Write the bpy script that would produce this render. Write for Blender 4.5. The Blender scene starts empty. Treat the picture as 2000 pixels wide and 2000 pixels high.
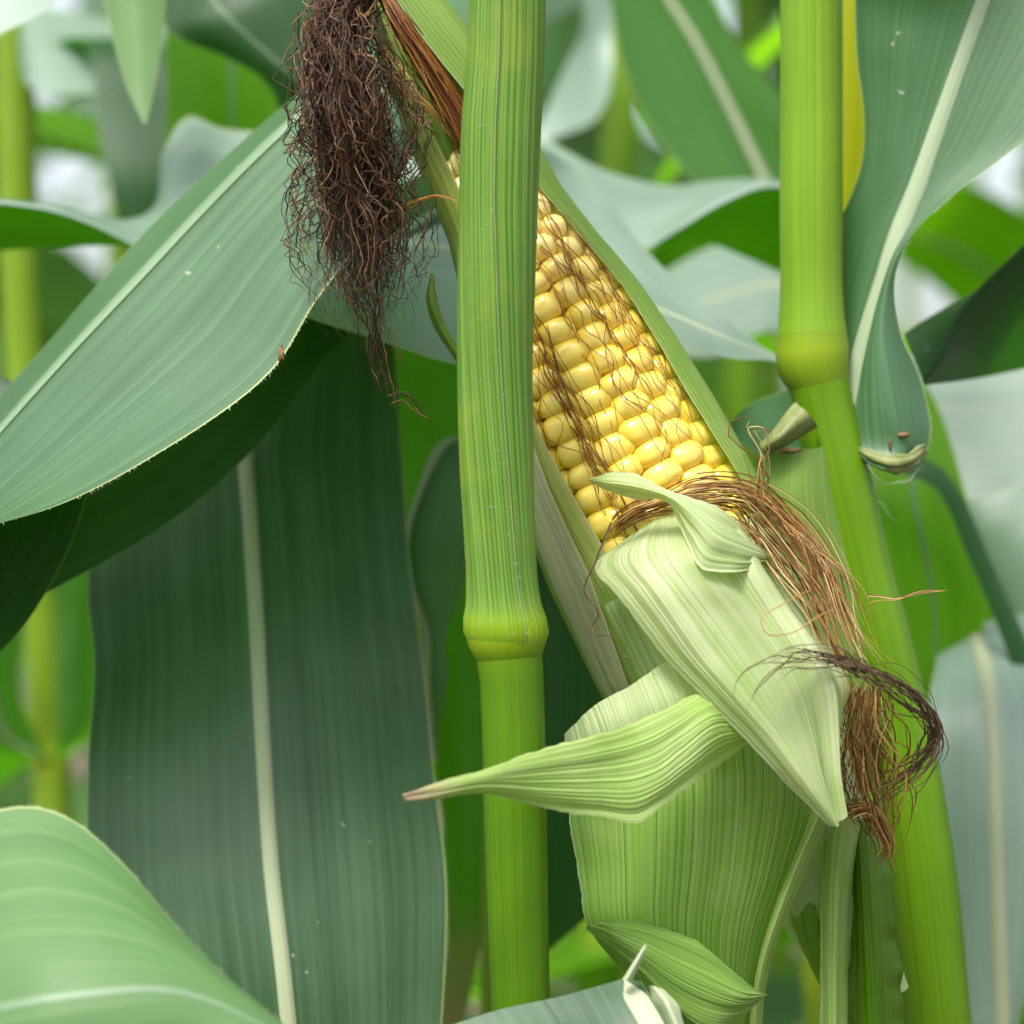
import bpy, math, random
import numpy as np
from mathutils import Matrix, Vector

rnd = random.Random(7)
rng = np.random.default_rng(7)
scene = bpy.context.scene

# ------------------------------------------------------------------ camera, sky, sun, exposure
CAM_Z = 1.15
CAM_D = 0.60                 # camera to the plane of the ear
FRAME = 0.22                 # metres across the picture at the ear
cam_data = bpy.data.cameras.new("camera")
cam = bpy.data.objects.new("camera", cam_data)
scene.collection.objects.link(cam)
cam.location = (0, -CAM_D, CAM_Z)
cam.rotation_euler = (math.radians(90), 0, 0)
cam_data.sensor_width = 36
cam_data.lens = 36 * CAM_D / FRAME
cam_data.clip_start = 0.02
cam_data.clip_end = 1000
cam_data.dof.use_dof = True
cam_data.dof.focus_distance = CAM_D - 0.016
cam_data.dof.aperture_fstop = 10.5
scene.camera = cam

SUN_EL, SUN_AZ = 60, -152    # azimuth: where the light comes from, degrees from +Y clockwise
world = bpy.data.worlds.new("World")
scene.world = world
world.use_nodes = True
wn, wl = world.node_tree.nodes, world.node_tree.links
wn.clear()
sky = wn.new("ShaderNodeTexSky")
sky.sky_type = 'NISHITA'
sky.sun_disc = False
sky.sun_elevation = math.radians(SUN_EL)
sky.sun_rotation = math.radians(SUN_AZ)
sky.air_density = 1.0
sky.dust_density = 4.0
sky.ozone_density = 1.0
hs = wn.new("ShaderNodeHueSaturation")
hs.inputs["Saturation"].default_value = 0.42
bgn = wn.new("ShaderNodeBackground")
bgn.inputs["Strength"].default_value = 0.11
wo = wn.new("ShaderNodeOutputWorld")
wl.new(sky.outputs[0], hs.inputs["Color"])
wl.new(hs.outputs[0], bgn.inputs[0])
wl.new(bgn.outputs[0], wo.inputs[0])

sun_data = bpy.data.lights.new("sun", 'SUN')
sun_data.energy = 1.5
sun_data.angle = math.radians(16)
sun_data.color = (1.0, 0.95, 0.85)
sun = bpy.data.objects.new("sun", sun_data)
scene.collection.objects.link(sun)
_az, _el = math.radians(SUN_AZ), math.radians(SUN_EL)
_sd = Vector((math.sin(_az) * math.cos(_el), math.cos(_az) * math.cos(_el), math.sin(_el)))
sun.rotation_euler = _sd.to_track_quat('Z', 'Y').to_euler()
sun.location = (0, 0, 5)

scene.view_settings.view_transform = 'Standard'
scene.view_settings.look = 'None'
scene.view_settings.exposure = 1.52
scene.view_settings.gamma = 1
scene.view_settings.use_curve_mapping = False

scene.cycles.max_bounces = 6
scene.cycles.diffuse_bounces = 3
scene.cycles.glossy_bounces = 2
scene.cycles.transmission_bounces = 4

# ------------------------------------------------------------------ helpers
PX = FRAME / 2000.0
def P(px, py, d):
    """photo pixel at d centimetres behind the plane of focus -> world point"""
    y = d * 0.01
    k = (CAM_D + y) / CAM_D
    return np.array([(px - 1000) * PX * k, y, CAM_Z - (py - 1000) * PX * k])
CAMP = np.array([0, -CAM_D, CAM_Z])

def herm(pts, ts, q):
    """cubic through pts (k, ...) at parameters ts, sampled at q"""
    pts = np.asarray(pts, float); ts = np.asarray(ts, float)
    k = len(ts)
    h = np.diff(ts); h[h < 1e-9] = 1e-9
    sh = (-1,) + (1,) * (pts.ndim - 1)
    sl = np.diff(pts, axis=0) / h.reshape(sh)
    m = np.empty_like(pts)
    m[0], m[-1] = sl[0], sl[-1]
    if k > 2:
        a, b = h[:-1].reshape(sh), h[1:].reshape(sh)
        m[1:-1] = (sl[1:] * a + sl[:-1] * b) / (a + b)
    i = np.clip(np.searchsorted(ts, q, side='right') - 1, 0, k - 2)
    hh = h[i].reshape(sh); t = ((q - ts[i]) / h[i]).reshape(sh)
    t2, t3 = t * t, t * t * t
    return ((2*t3-3*t2+1) * pts[i] + (t3-2*t2+t) * hh * m[i] + (-2*t3+3*t2) * pts[i+1] + (t3-t2) * hh * m[i+1])

def smooth_noise(x, seed):
    """1-D value noise"""
    x = np.asarray(x, float)
    r = np.random.default_rng(seed).uniform(-1, 1, 512)
    i = np.floor(x).astype(int); f = x - i; f = f * f * (3 - 2 * f)
    return r[i % 512] * (1 - f) + r[(i + 1) % 512] * f

def normals(G):
    du = np.gradient(G, axis=1); dv = np.gradient(G, axis=0)
    n = np.cross(du, dv)
    l = np.linalg.norm(n, axis=2, keepdims=True); l[l < 1e-12] = 1
    return n / l

def new_obj(name, verts, faces, mat, parent, origin, uv=None, attr=None, smooth=True):
    me = bpy.data.meshes.new(name)
    V = np.asarray(verts, float) - origin
    me.from_pydata(V.tolist(), [], faces)
    if uv is not None:
        l = me.uv_layers.new(name="UVMap")
        vi = np.empty(len(me.loops), int); me.loops.foreach_get("vertex_index", vi)
        l.data.foreach_set("uv", np.asarray(uv, float)[vi].ravel())
    if attr:
        for an, av in attr.items():
            a = me.attributes.new(an, 'FLOAT', 'POINT')
            a.data.foreach_set("value", np.asarray(av, float))
    if smooth:
        me.polygons.foreach_set("use_smooth", [True] * len(me.polygons))
    me.materials.append(mat)
    o = bpy.data.objects.new(name, me)
    scene.collection.objects.link(o)
    if parent is not None:
        o.parent = parent
    return o

def grid_faces(nv, nu, closed=False):
    f = []
    for i in range(nv - 1):
        for j in range(nu - 1 if not closed else nu):
            a = i * nu + j; b = i * nu + (j + 1) % nu
            f.append((a, b, b + nu, a + nu))
    return f

def empty(name, loc, label, cat, group=None):
    o = bpy.data.objects.new(name, None)
    o.empty_display_size = 0.05
    scene.collection.objects.link(o)
    o.location = loc
    o['label'] = label; o['category'] = cat
    if group: o['group'] = group
    return o

# ------------------------------------------------------------------ materials
class NT:
    def __init__(s, name):
        s.m = bpy.data.materials.new(name); s.m.use_nodes = True
        s.n, s.l = s.m.node_tree.nodes, s.m.node_tree.links
        s.n.clear()
        s.out = s.n.new("ShaderNodeOutputMaterial")
    def node(s, t, **kw):
        n = s.n.new(t)
        for k, v in kw.items(): setattr(n, k, v)
        return n
    def put(s, sock, v):
        if hasattr(v, 'is_output') or isinstance(v, bpy.types.NodeSocket): s.l.new(v, sock)
        else:
            if isinstance(v, tuple) and len(v) == 3 and sock.type == 'RGBA': v = v + (1,)
            sock.default_value = v
    def math(s, op, a, b=0.0, c=None):
        n = s.node("ShaderNodeMath", operation=op)
        s.put(n.inputs[0], a); s.put(n.inputs[1], b)
        if c is not None: s.put(n.inputs[2], c)
        return n.outputs[0]
    def mix(s, f, a, b):
        n = s.node("ShaderNodeMix", data_type='RGBA')
        s.put(n.inputs[0], f); s.put(n.inputs[6], a); s.put(n.inputs[7], b)
        return n.outputs[2]
    def ramp(s, v, lo, hi, a=0.0, b=1.0):
        n = s.node("ShaderNodeMapRange", clamp=True, interpolation_type='SMOOTHSTEP')
        s.put(n.inputs[0], v); n.inputs[1].default_value = lo; n.inputs[2].default_value = hi
        n.inputs[3].default_value = a; n.inputs[4].default_value = b
        return n.outputs[0]
    def noise(s, vec, scale, detail=2.0, rough=0.5):
        n = s.node("ShaderNodeTexNoise")
        s.put(n.inputs["Vector"], vec); n.inputs["Scale"].default_value = scale
        n.inputs["Detail"].default_value = detail; n.inputs["Roughness"].default_value = rough
        return n.outputs["Fac"]
    def comb(s, x, y, z=0.0):
        n = s.node("ShaderNodeCombineXYZ")
        s.put(n.inputs[0], x); s.put(n.inputs[1], y); s.put(n.inputs[2], z)
        return n.outputs[0]

def leaf_mat(name, dark, light, trans, tf=0.35, rough=0.42, coat=0.25, nst=60, nve=26, vein=(0.2, 0.3, 0.15), vamt=0.35,
             vw=0.9, edge=(0.45, 0.5, 0.2), ew=0.012, spot=0.0, bump=0.25, band=None, blotch=None, blamt=0.0, sheen=0.0, tip=None, tipr=(0.9, 1.0), spec=0.5):
    t = NT(name)
    uvn = t.node("ShaderNodeUVMap"); uvn.uv_map = "UVMap"
    sp = t.node("ShaderNodeSeparateXYZ"); t.l.new(uvn.outputs[0], sp.inputs[0])
    u, v = sp.outputs[0], sp.outputs[1]
    oi = t.node("ShaderNodeObjectInfo"); rn = oi.outputs["Random"]
    geo = t.node("ShaderNodeNewGeometry"); pos = geo.outputs["Position"]
    seed = t.math('MULTIPLY', rn, 37.0)
    st = t.noise(t.comb(t.math('MULTIPLY', u, nst), t.math('MULTIPLY', v, 9.0), seed), 1.0, 2.0, 0.6)
    st2 = t.noise(t.comb(t.math('MULTIPLY', u, nst * 0.18), t.math('MULTIPLY', v, 4.0), seed), 1.0, 2.0)
    big = t.noise(pos, 38.0, 2.0, 0.6)
    f = t.math('ADD', t.math('MULTIPLY', t.ramp(st, 0.3, 0.7), 0.55), t.math('MULTIPLY', t.ramp(st2, 0.3, 0.7), 0.45))
    f = t.math('ADD', t.math('MULTIPLY', f, 0.75), t.math('MULTIPLY', t.ramp(big, 0.3, 0.7), 0.25))
    col = t.mix(f, dark, light)
    # veins
    wob = t.math('MULTIPLY', t.math('SUBTRACT', t.noise(t.comb(t.math('MULTIPLY', u, 14.0), t.math('MULTIPLY', v, 30.0), seed), 1.0, 1.0), 0.5), 0.012)
    irr = t.math('MULTIPLY', t.math('SUBTRACT', t.noise(t.comb(t.math('MULTIPLY', u, nve * 0.35), t.math('MULTIPLY', v, 2.0), seed), 1.0, 1.0), 0.5), 2.2 / nve)
    wob = t.math('ADD', wob, irr)
    w = t.math('ABSOLUTE', t.math('COSINE', t.math('MULTIPLY', t.math('ADD', u, wob), math.pi * nve)))
    fine = t.math('ABSOLUTE', t.math('COSINE', t.math('MULTIPLY', u, math.pi * nve * 4.0)))
    vm = t.ramp(w, vw, 1.0)
    vbreak = t.ramp(t.noise(t.comb(t.math('MULTIPLY', u, float(nve)), t.math('MULTIPLY', v, 12.0), seed), 1.0, 2.0), 0.28, 0.6)
    vm2 = t.math('MULTIPLY', t.math('MULTIPLY', vm, vbreak), vamt)
    col = t.mix(vm2, col, vein)
    col = t.mix(t.math('MULTIPLY', t.ramp(fine, 0.6, 1.0), vamt * 0.3), col, vein)
    if blotch:
        bl = t.math('MULTIPLY', t.ramp(t.noise(pos, 55.0, 4.0, 0.6), 0.5, 0.68), blamt)
        col = t.mix(bl, col, blotch)
    if band:
        at = t.node("ShaderNodeAttribute"); at.attribute_name = "band"
        col = t.mix(at.outputs["Fac"], col, band)
        at2 = t.node("ShaderNodeAttribute"); at2.attribute_name = "wear"
        col = t.mix(t.math('MULTIPLY', at2.outputs["Fac"], t.ramp(t.noise(pos, 900.0, 3.0), 0.4, 0.6, 0.15, 1.0)), col, (0.5, 0.52, 0.36))
    if tip:
        tvv = t.math('ADD', v, t.math('MULTIPLY', t.math('SUBTRACT', big, 0.5), abs(tipr[1] - tipr[0]) * 1.5))
        tm = t.ramp(tvv, min(tipr), max(tipr))
        if tipr[0] > tipr[1]: tm = t.math('SUBTRACT', 1.0, tm)
        col = t.mix(tm, col, tip)
    # margin
    e = t.math('ABSOLUTE', t.math('SUBTRACT', u, 0.5))
    em = t.ramp(e, 0.5 - ew, 0.5 - ew * 0.35)
    col = t.mix(t.math('MULTIPLY', em, 0.8), col, edge)
    # specks of dust, pollen, small scars
    if spot > 0:
        vo = t.node("ShaderNodeTexVoronoi"); vo.inputs["Scale"].default_value = 170.0
        nz = t.node("ShaderNodeTexNoise"); t.l.new(pos, nz.inputs["Vector"]); nz.inputs["Scale"].default_value = 300.0
        mx = t.node("ShaderNodeMix", data_type='VECTOR'); mx.inputs[0].default_value = 0.004
        t.l.new(pos, mx.inputs[4]); t.l.new(nz.outputs["Color"], mx.inputs[5])
        t.l.new(mx.outputs[1], vo.inputs["Vector"])
        sz = t.ramp(t.noise(pos, 60.0, 2.0), 0.50, 0.75)
        dm = t.math('MULTIPLY', t.math('LESS_THAN', vo.outputs["Distance"], t.math('MULTIPLY', sz, 0.15)), spot)
        col = t.mix(dm, col, (0.5, 0.5, 0.4))
    hv = t.node("ShaderNodeHueSaturation")
    t.put(hv.inputs["Value"], t.math('ADD', t.math('MULTIPLY', rn, 0.24), 0.88))
    t.put(hv.inputs["Hue"], t.math('ADD', t.math('MULTIPLY', rn, 0.016), 0.492))
    t.l.new(col, hv.inputs["Color"]); col = hv.outputs[0]
    b = t.node("ShaderNodeBsdfPrincipled")
    t.put(b.inputs["Base Color"], col)
    t.put(b.inputs["Roughness"], t.ramp(st, 0.2, 0.8, rough - 0.06, rough + 0.1))
    b.inputs["Coat Weight"].default_value = coat
    b.inputs["Coat Roughness"].default_value = 0.42
    b.inputs["Specular IOR Level"].default_value = spec
    if sheen: b.inputs["Sheen Weight"].default_value = sheen; b.inputs["Sheen Roughness"].default_value = 0.5
    bp = t.node("ShaderNodeBump"); bp.inputs["Strength"].default_value = bump; bp.inputs["Distance"].default_value = 0.0006
    t.put(bp.inputs["Height"], t.math('ADD', t.math('ADD', t.math('MULTIPLY', st, 0.8), t.math('MULTIPLY', w, 0.5)), t.math('MULTIPLY', fine, 0.2)))
    t.l.new(bp.outputs[0], b.inputs["Normal"])
    if tf > 0:
        tr = t.node("ShaderNodeBsdfTranslucent")
        tc = t.mix(t.math('MULTIPLY', vm2, 0.5), t.mix(f, tuple(c * 0.8 for c in trans), trans), vein)
        if tip: tc = t.mix(tm, tc, tip)
        t.put(tr.inputs["Color"], tc)
        ms = t.node("ShaderNodeMixShader"); ms.inputs[0].default_value = tf
        t.l.new(b.outputs[0], ms.inputs[1]); t.l.new(tr.outputs[0], ms.inputs[2])
        t.l.new(ms.outputs[0], t.out.inputs[0])
    else:
        t.l.new(b.outputs[0], t.out.inputs[0])
    return t.m

def silk_mat(name, c0, c1, c2, rough=0.45):
    t = NT(name)
    at = t.node("ShaderNodeAttribute"); at.attribute_name = "rand"
    f = at.outputs["Fac"]
    geo = t.node("ShaderNodeNewGeometry")
    nz = t.noise(geo.outputs["Position"], 220.0, 2.0)
    f = t.math('ADD', f, t.math('MULTIPLY', t.math('SUBTRACT', nz, 0.5), 0.5))
    col = t.mix(t.ramp(f, 0.1, 0.6), c0, c1)
    col = t.mix(t.ramp(f, 0.6, 1.0), col, c2)
    b = t.node("ShaderNodeBsdfPrincipled")
    t.put(b.inputs["Base Color"], col); b.inputs["Roughness"].default_value = rough
    tr = t.node("ShaderNodeBsdfTranslucent"); t.put(tr.inputs["Color"], col)
    ms = t.node("ShaderNodeMixShader"); ms.inputs[0].default_value = 0.35
    t.l.new(b.outputs[0], ms.inputs[1]); t.l.new(tr.outputs[0], ms.inputs[2]); t.l.new(ms.outputs[0], t.out.inputs[0])
    return t.m

def kernel_mat():
    t = NT("kernel")
    oi = t.node("ShaderNodeObjectInfo"); rn = oi.outputs["Random"]
    tc = t.node("ShaderNodeTexCoord")
    sp = t.node("ShaderNodeSeparateXYZ"); t.l.new(tc.outputs["Object"], sp.inputs[0])
    nz = t.noise(t.comb(sp.outputs[0], sp.outputs[1], t.math('ADD', sp.outputs[2], t.math('MULTIPLY', rn, 50.0))), 1.4, 3.0)
    col = t.mix(t.ramp(nz, 0.3, 0.7), (0.93, 0.63, 0.05), (0.96, 0.74, 0.16))
    col = t.mix(t.math('MULTIPLY', rn, 0.55), col, (0.95, 0.60, 0.04))
    # pale crown, deeper towards the root of the kernel
    col = t.mix(t.ramp(sp.outputs[2], 0.55, 1.0, 0.0, 0.35), col, (0.96, 0.82, 0.32))
    at = t.node("ShaderNodeAttribute"); at.attribute_type = 'OBJECT'; at.attribute_name = "young"
    col = t.mix(t.math('MULTIPLY', at.outputs["Fac"], 0.75), col, (0.97, 0.79, 0.42))
    b = t.node("ShaderNodeBsdfPrincipled")
    t.put(b.inputs["Base Color"], col)
    b.inputs["Roughness"].default_value = 0.26
    b.inputs["Subsurface Weight"].default_value = 0.55
    b.inputs["Subsurface Radius"].default_value = (1.0, 0.6, 0.1)
    b.inputs["Subsurface Scale"].default_value = 0.003
    b.inputs["Coat Weight"].default_value = 0.25
    b.inputs["Coat Roughness"].default_value = 0.15
    bp = t.node("ShaderNodeBump"); bp.inputs["Strength"].default_value = 0.12; bp.inputs["Distance"].default_value = 0.0005
    t.put(bp.inputs["Height"], t.noise(tc.outputs["Object"], 2.2, 3.0)); t.l.new(bp.outputs[0], b.inputs["Normal"])
    t.l.new(b.outputs[0], t.out.inputs[0])
    return t.m

def plain_mat(name, c0, c1, scale=60.0, rough=0.6, bump=0.3, dist=0.002):
    t = NT(name)
    geo = t.node("ShaderNodeNewGeometry")
    nz = t.noise(geo.outputs["Position"], scale, 5.0, 0.6)
    b = t.node("ShaderNodeBsdfPrincipled")
    t.put(b.inputs["Base Color"], t.mix(t.ramp(nz, 0.3, 0.7), c0, c1))
    b.inputs["Roughness"].default_value = rough
    bp = t.node("ShaderNodeBump"); bp.inputs["Strength"].default_value = bump; bp.inputs["Distance"].default_value = dist
    t.put(bp.inputs["Height"], nz); t.l.new(bp.outputs[0], b.inputs["Normal"])
    t.l.new(b.outputs[0], t.out.inputs[0])
    return t.m

# blades: bloom-covered blue green above, saturated green when light comes through them
M_BLADE = leaf_mat("leaf_blade", (0.040, 0.108, 0.044), (0.088, 0.182, 0.088), (0.11, 0.42, 0.006), 0.32, 0.44, 0.6, spot=0.75, nst=90, nve=22, vein=(0.20, 0.33, 0.20), vamt=0.2, ew=0.008)
M_PALE = leaf_mat("leaf_blade_sky_sheen", (0.19, 0.28, 0.235), (0.30, 0.39, 0.345), (0.14, 0.42, 0.03), 0.28, 0.42, 0.8, nst=60, nve=20, vein=(0.3, 0.4, 0.33), vamt=0.2, ew=0.008, bump=0.15)  # pale blue-white stands for reflected sky, painted into the base colour
M_SOFT = leaf_mat("leaf_blade_soft", (0.080, 0.170, 0.055), (0.145, 0.255, 0.110), (0.18, 0.48, 0.03), 0.35, 0.55, 0.1, nst=30, nve=14, vein=(0.26, 0.38, 0.18), vamt=0.25, ew=0.008, bump=0.1, spec=0.35)
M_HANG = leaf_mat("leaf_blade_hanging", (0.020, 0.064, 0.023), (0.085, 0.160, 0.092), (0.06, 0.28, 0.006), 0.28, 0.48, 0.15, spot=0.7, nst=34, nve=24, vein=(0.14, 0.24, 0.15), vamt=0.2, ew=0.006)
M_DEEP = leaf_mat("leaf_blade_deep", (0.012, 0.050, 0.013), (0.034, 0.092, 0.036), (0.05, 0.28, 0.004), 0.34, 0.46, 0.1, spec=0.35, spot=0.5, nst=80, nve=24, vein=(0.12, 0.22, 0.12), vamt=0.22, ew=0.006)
M_BACK = leaf_mat("leaf_blade_back", (0.045, 0.14, 0.025), (0.10, 0.24, 0.055), (0.16, 0.56, 0.005), 0.5, 0.4, 0.45, nst=40, nve=18, vein=(0.22, 0.34, 0.15), vamt=0.25, bump=0.1)
M_BRIGHT = leaf_mat("leaf_blade_bright", (0.09, 0.26, 0.006), (0.17, 0.35, 0.02), (0.30, 0.74, 0.004), 0.6, 0.5, 0.1, nst=40, nve=18, vamt=0.15, bump=0.1, spec=0.3)
M_YELLOW = leaf_mat("leaf_yellowing", (0.42, 0.44, 0.01), (0.55, 0.54, 0.02), (0.80, 0.84, 0.01), 0.55, 0.5, 0.0, nst=40, nve=14, vamt=0.1, bump=0.1, spec=0.25)
M_TIPDRY = leaf_mat("leaf_blade_dry_tip", (0.05, 0.16, 0.01), (0.10, 0.24, 0.025), (0.16, 0.54, 0.006), 0.5, 0.45, 0.2, nst=40, nve=18, vamt=0.2, bump=0.1, tip=(0.36, 0.30, 0.13), tipr=(0.175, 0.21))
M_RIB = leaf_mat("midrib", (0.40, 0.45, 0.28), (0.54, 0.57, 0.41), (0.5, 0.6, 0.3), 0.15, 0.5, 0.05, nst=12, nve=8, vein=(0.30, 0.40, 0.22), vamt=0.4, vw=0.7, ew=0.0)
M_RIBG = leaf_mat("midrib_green", (0.125, 0.210, 0.115), (0.190, 0.285, 0.175), (0.2, 0.45, 0.05), 0.2, 0.42, 0.4, nst=10, nve=5, vein=(0.22, 0.35, 0.18), vamt=0.4, vw=0.75, ew=0.0)
M_SOFTRIB = leaf_mat("midrib_soft", (0.28, 0.37, 0.22), (0.42, 0.49, 0.34), (0.4, 0.55, 0.2), 0.2, 0.5, 0.05, nst=10, nve=5, vamt=0.1, ew=0.0)
M_STALK = leaf_mat("stalk", (0.098, 0.208, 0.006), (0.190, 0.318, 0.020), (0.4, 0.6, 0.05), 0.0, 0.42, 0.05, nst=60, nve=26, vein=(0.30, 0.42, 0.02), vamt=0.4, vw=0.75, ew=0.0, bump=0.25, band=(0.26, 0.385, 0.012), spec=0.3)
M_STALKG = leaf_mat("stalk_green", (0.042, 0.125, 0.001), (0.085, 0.190, 0.002), (0.4, 0.6, 0.05), 0.0, 0.42, 0.05, nst=50, nve=22, vein=(0.12, 0.24, 0.005), vamt=0.3, vw=0.75, ew=0.0, bump=0.2, band=(0.26, 0.385, 0.012), spec=0.3)
M_STALKM = leaf_mat("stalk_mid_green", (0.065, 0.170, 0.001), (0.125, 0.255, 0.003), (0.4, 0.6, 0.05), 0.0, 0.42, 0.05, nst=50, nve=20, vein=(0.17, 0.30, 0.006), vamt=0.3, vw=0.75, ew=0.0, bump=0.2, band=(0.26, 0.385, 0.012), spec=0.3)
M_SHEATH = leaf_mat("leaf_sheath", (0.100, 0.215, 0.018), (0.235, 0.370, 0.065), (0.25, 0.55, 0.01), 0.12, 0.45, 0.1, nst=130, nve=52, vein=(0.028, 0.105, 0.001), vamt=0.85, vw=0.72, ew=0.004, edge=(0.45, 0.5, 0.3), bump=0.5, band=(0.26, 0.385, 0.012), blotch=(0.30, 0.33, 0.03), blamt=0.3, spec=0.35)
M_HUSK = leaf_mat("husk_outer", (0.17, 0.325, 0.035), (0.34, 0.485, 0.115), (0.42, 0.64, 0.06), 0.3, 0.45, 0.1, nst=80, nve=34, vein=(0.07, 0.18, 0.015), vamt=0.75, vw=0.86, edge=(0.6, 0.64, 0.42), ew=0.008, bump=0.6, blotch=(0.36, 0.47, 0.17), blamt=0.35)
M_HUSKP = leaf_mat("husk_inner", (0.36, 0.53, 0.13), (0.68, 0.76, 0.46), (0.68, 0.82, 0.28), 0.42, 0.42, 0.1, nst=60, nve=44, vein=(0.84, 0.88, 0.74), vamt=0.45, vw=0.8, edge=(0.78, 0.82, 0.64), ew=0.012, bump=0.4, blotch=(0.30, 0.50, 0.12), blamt=0.45)
M_HUSKT = leaf_mat("husk_tip", (0.32, 0.50, 0.09), (0.58, 0.68, 0.30), (0.62, 0.78, 0.18), 0.4, 0.45, 0.1, nst=60, nve=20, vein=(0.17, 0.32, 0.05), vamt=0.7, vw=0.84, edge=(0.62, 0.60, 0.38), ew=0.02, bump=0.4, blotch=(0.22, 0.42, 0.07), blamt=0.5)
M_HUSKF = leaf_mat("husk_flap", (0.32, 0.50, 0.09), (0.60, 0.70, 0.32), (0.62, 0.78, 0.18), 0.4, 0.45, 0.1, nst=60, nve=20, vein=(0.20, 0.37, 0.05), vamt=0.7, vw=0.8, edge=(0.60, 0.55, 0.34), ew=0.012, bump=0.6, blotch=(0.24, 0.45, 0.07), blamt=0.5, tip=(0.62, 0.48, 0.32), tipr=(0.018, 0.002))
M_HUSKD = leaf_mat("husk_drying", (0.38, 0.43, 0.22), (0.62, 0.63, 0.42), (0.6, 0.65, 0.3), 0.3, 0.5, 0.05, nst=70, nve=20, vein=(0.33, 0.32, 0.24), vamt=0.45, vw=0.8, edge=(0.62, 0.55, 0.36), ew=0.03, bump=0.4, blotch=(0.30, 0.38, 0.14), blamt=0.6)
M_HUSKB = leaf_mat("husk_brown_edge", (0.14, 0.30, 0.02), (0.28, 0.44, 0.05), (0.4, 0.62, 0.05), 0.35, 0.45, 0.1, nst=50, nve=14, vein=(0.06, 0.16, 0.01), vamt=0.8, vw=0.8, edge=(0.34, 0.16, 0.02), ew=0.05, bump=0.4)
M_TAN = leaf_mat("husk_dry_brown", (0.34, 0.21, 0.08), (0.58, 0.44, 0.24), (0.5, 0.35, 0.12), 0.25, 0.6, 0.0, nst=40, nve=14, vein=(0.26, 0.14, 0.05), vamt=0.6, vw=0.75, edge=(0.6, 0.5, 0.3), ew=0.03, bump=0.4)
M_SILK_DARK = silk_mat("silk_dark", (0.042, 0.018, 0.008), (0.120, 0.054, 0.024), (0.34, 0.18, 0.085))
M_SILK_RED = silk_mat("silk_red", (0.16, 0.045, 0.008), (0.38, 0.15, 0.025), (0.58, 0.32, 0.08), 0.35)
M_SILK_TAN = silk_mat("silk_tan", (0.22, 0.085, 0.02), (0.50, 0.27, 0.08), (0.76, 0.60, 0.28), 0.35)
M_SILK_GREY = silk_mat("silk_grey_brown", (0.11, 0.062, 0.036), (0.21, 0.125, 0.08), (0.36, 0.24, 0.15))
M_HAIR = plain_mat("leaf_hair", (0.5, 0.55, 0.4), (0.65, 0.68, 0.55), 50.0, 0.5, 0.0)
M_KERNEL = kernel_mat()
M_COB = plain_mat("cob", (0.28, 0.12, 0.04), (0.55, 0.36, 0.12), 300.0, 0.6, 0.4)
M_SCAR = plain_mat("scar", (0.11, 0.045, 0.018), (0.30, 0.18, 0.07), 500.0, 0.7, 0.5, 0.0005)
M_COLLAR = plain_mat("leaf_collar", (0.12, 0.17, 0.035), (0.23, 0.24, 0.10), 260.0, 0.6, 0.4, 0.0006)
M_WEB = plain_mat("plant_fluff", (0.36, 0.34, 0.24), (0.55, 0.52, 0.42), 300.0, 0.8, 0.0)
M_SOIL = plain_mat("soil", (0.05, 0.038, 0.02), (0.12, 0.095, 0.055), 14.0, 0.95, 0.8, 0.03)

# ------------------------------------------------------------------ builders
def loft(rows, nv, nu, sharp=None):
    R = np.array([[P(*p) for p in r] for r in rows])          # (k, c, 3)
    k, c = R.shape[:2]
    ch = np.mean(np.linalg.norm(np.diff(R, axis=0), axis=2), axis=1)
    ts = np.concatenate([[0], np.cumsum(np.maximum(ch, 1e-5))])
    qv = np.linspace(0, ts[-1], nv)
    S = herm(R, ts, qv)                                       # (nv, c, 3)
    qu = np.linspace(0, c - 1, nu)
    if sharp is None:
        G = herm(S.transpose(1, 0, 2), np.arange(c), qu).transpose(1, 0, 2)
    else:
        a = qu <= sharp
        parts = []
        if a.any():
            sub = S[:, :sharp + 1].transpose(1, 0, 2)
            parts.append(herm(sub, np.arange(sharp + 1), qu[a]))
        sub = S[:, sharp:].transpose(1, 0, 2)
        parts.append(herm(sub, np.arange(sharp, c), qu[~a]))
        G = np.concatenate(parts, axis=0).transpose(1, 0, 2)
    return G, qv

def add_hairs(G, side, n, length, parent, origin, seed, name="margin_hair"):
    r = np.random.default_rng(seed)
    nv = G.shape[0]
    V, F = [], []
    e = G[:, 0] if side == 'L' else G[:, -1]
    q = G[:, 1] if side == 'L' else G[:, -2]
    for _ in range(n):
        t = r.uniform(0, nv - 1.001); i = int(t); f = t - i
        p = e[i] * (1 - f) + e[i + 1] * f
        o = e[i] - q[i]; o = o / (np.linalg.norm(o) + 1e-9)
        tg = e[i + 1] - e[i]; tg = tg / (np.linalg.norm(tg) + 1e-9)
        dirn = o + tg * r.uniform(0.1, 1.0) + r.normal(0, 0.35, 3); dirn /= np.linalg.norm(dirn)
        L = length * r.uniform(0.3, 1.0); w = 0.000045
        b = len(V)
        V += [p - tg * w, p + tg * w, p + dirn * L + r.normal(0, 0.0001, 3), p + np.array([0, -w, 0])]
        F += [(b, b + 1, b + 2), (b, b + 3, b + 2)]
    o = new_obj(name, V, F, M_HAIR, parent, origin, smooth=False)
    o['kind'] = 'stuff'
    return o

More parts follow.
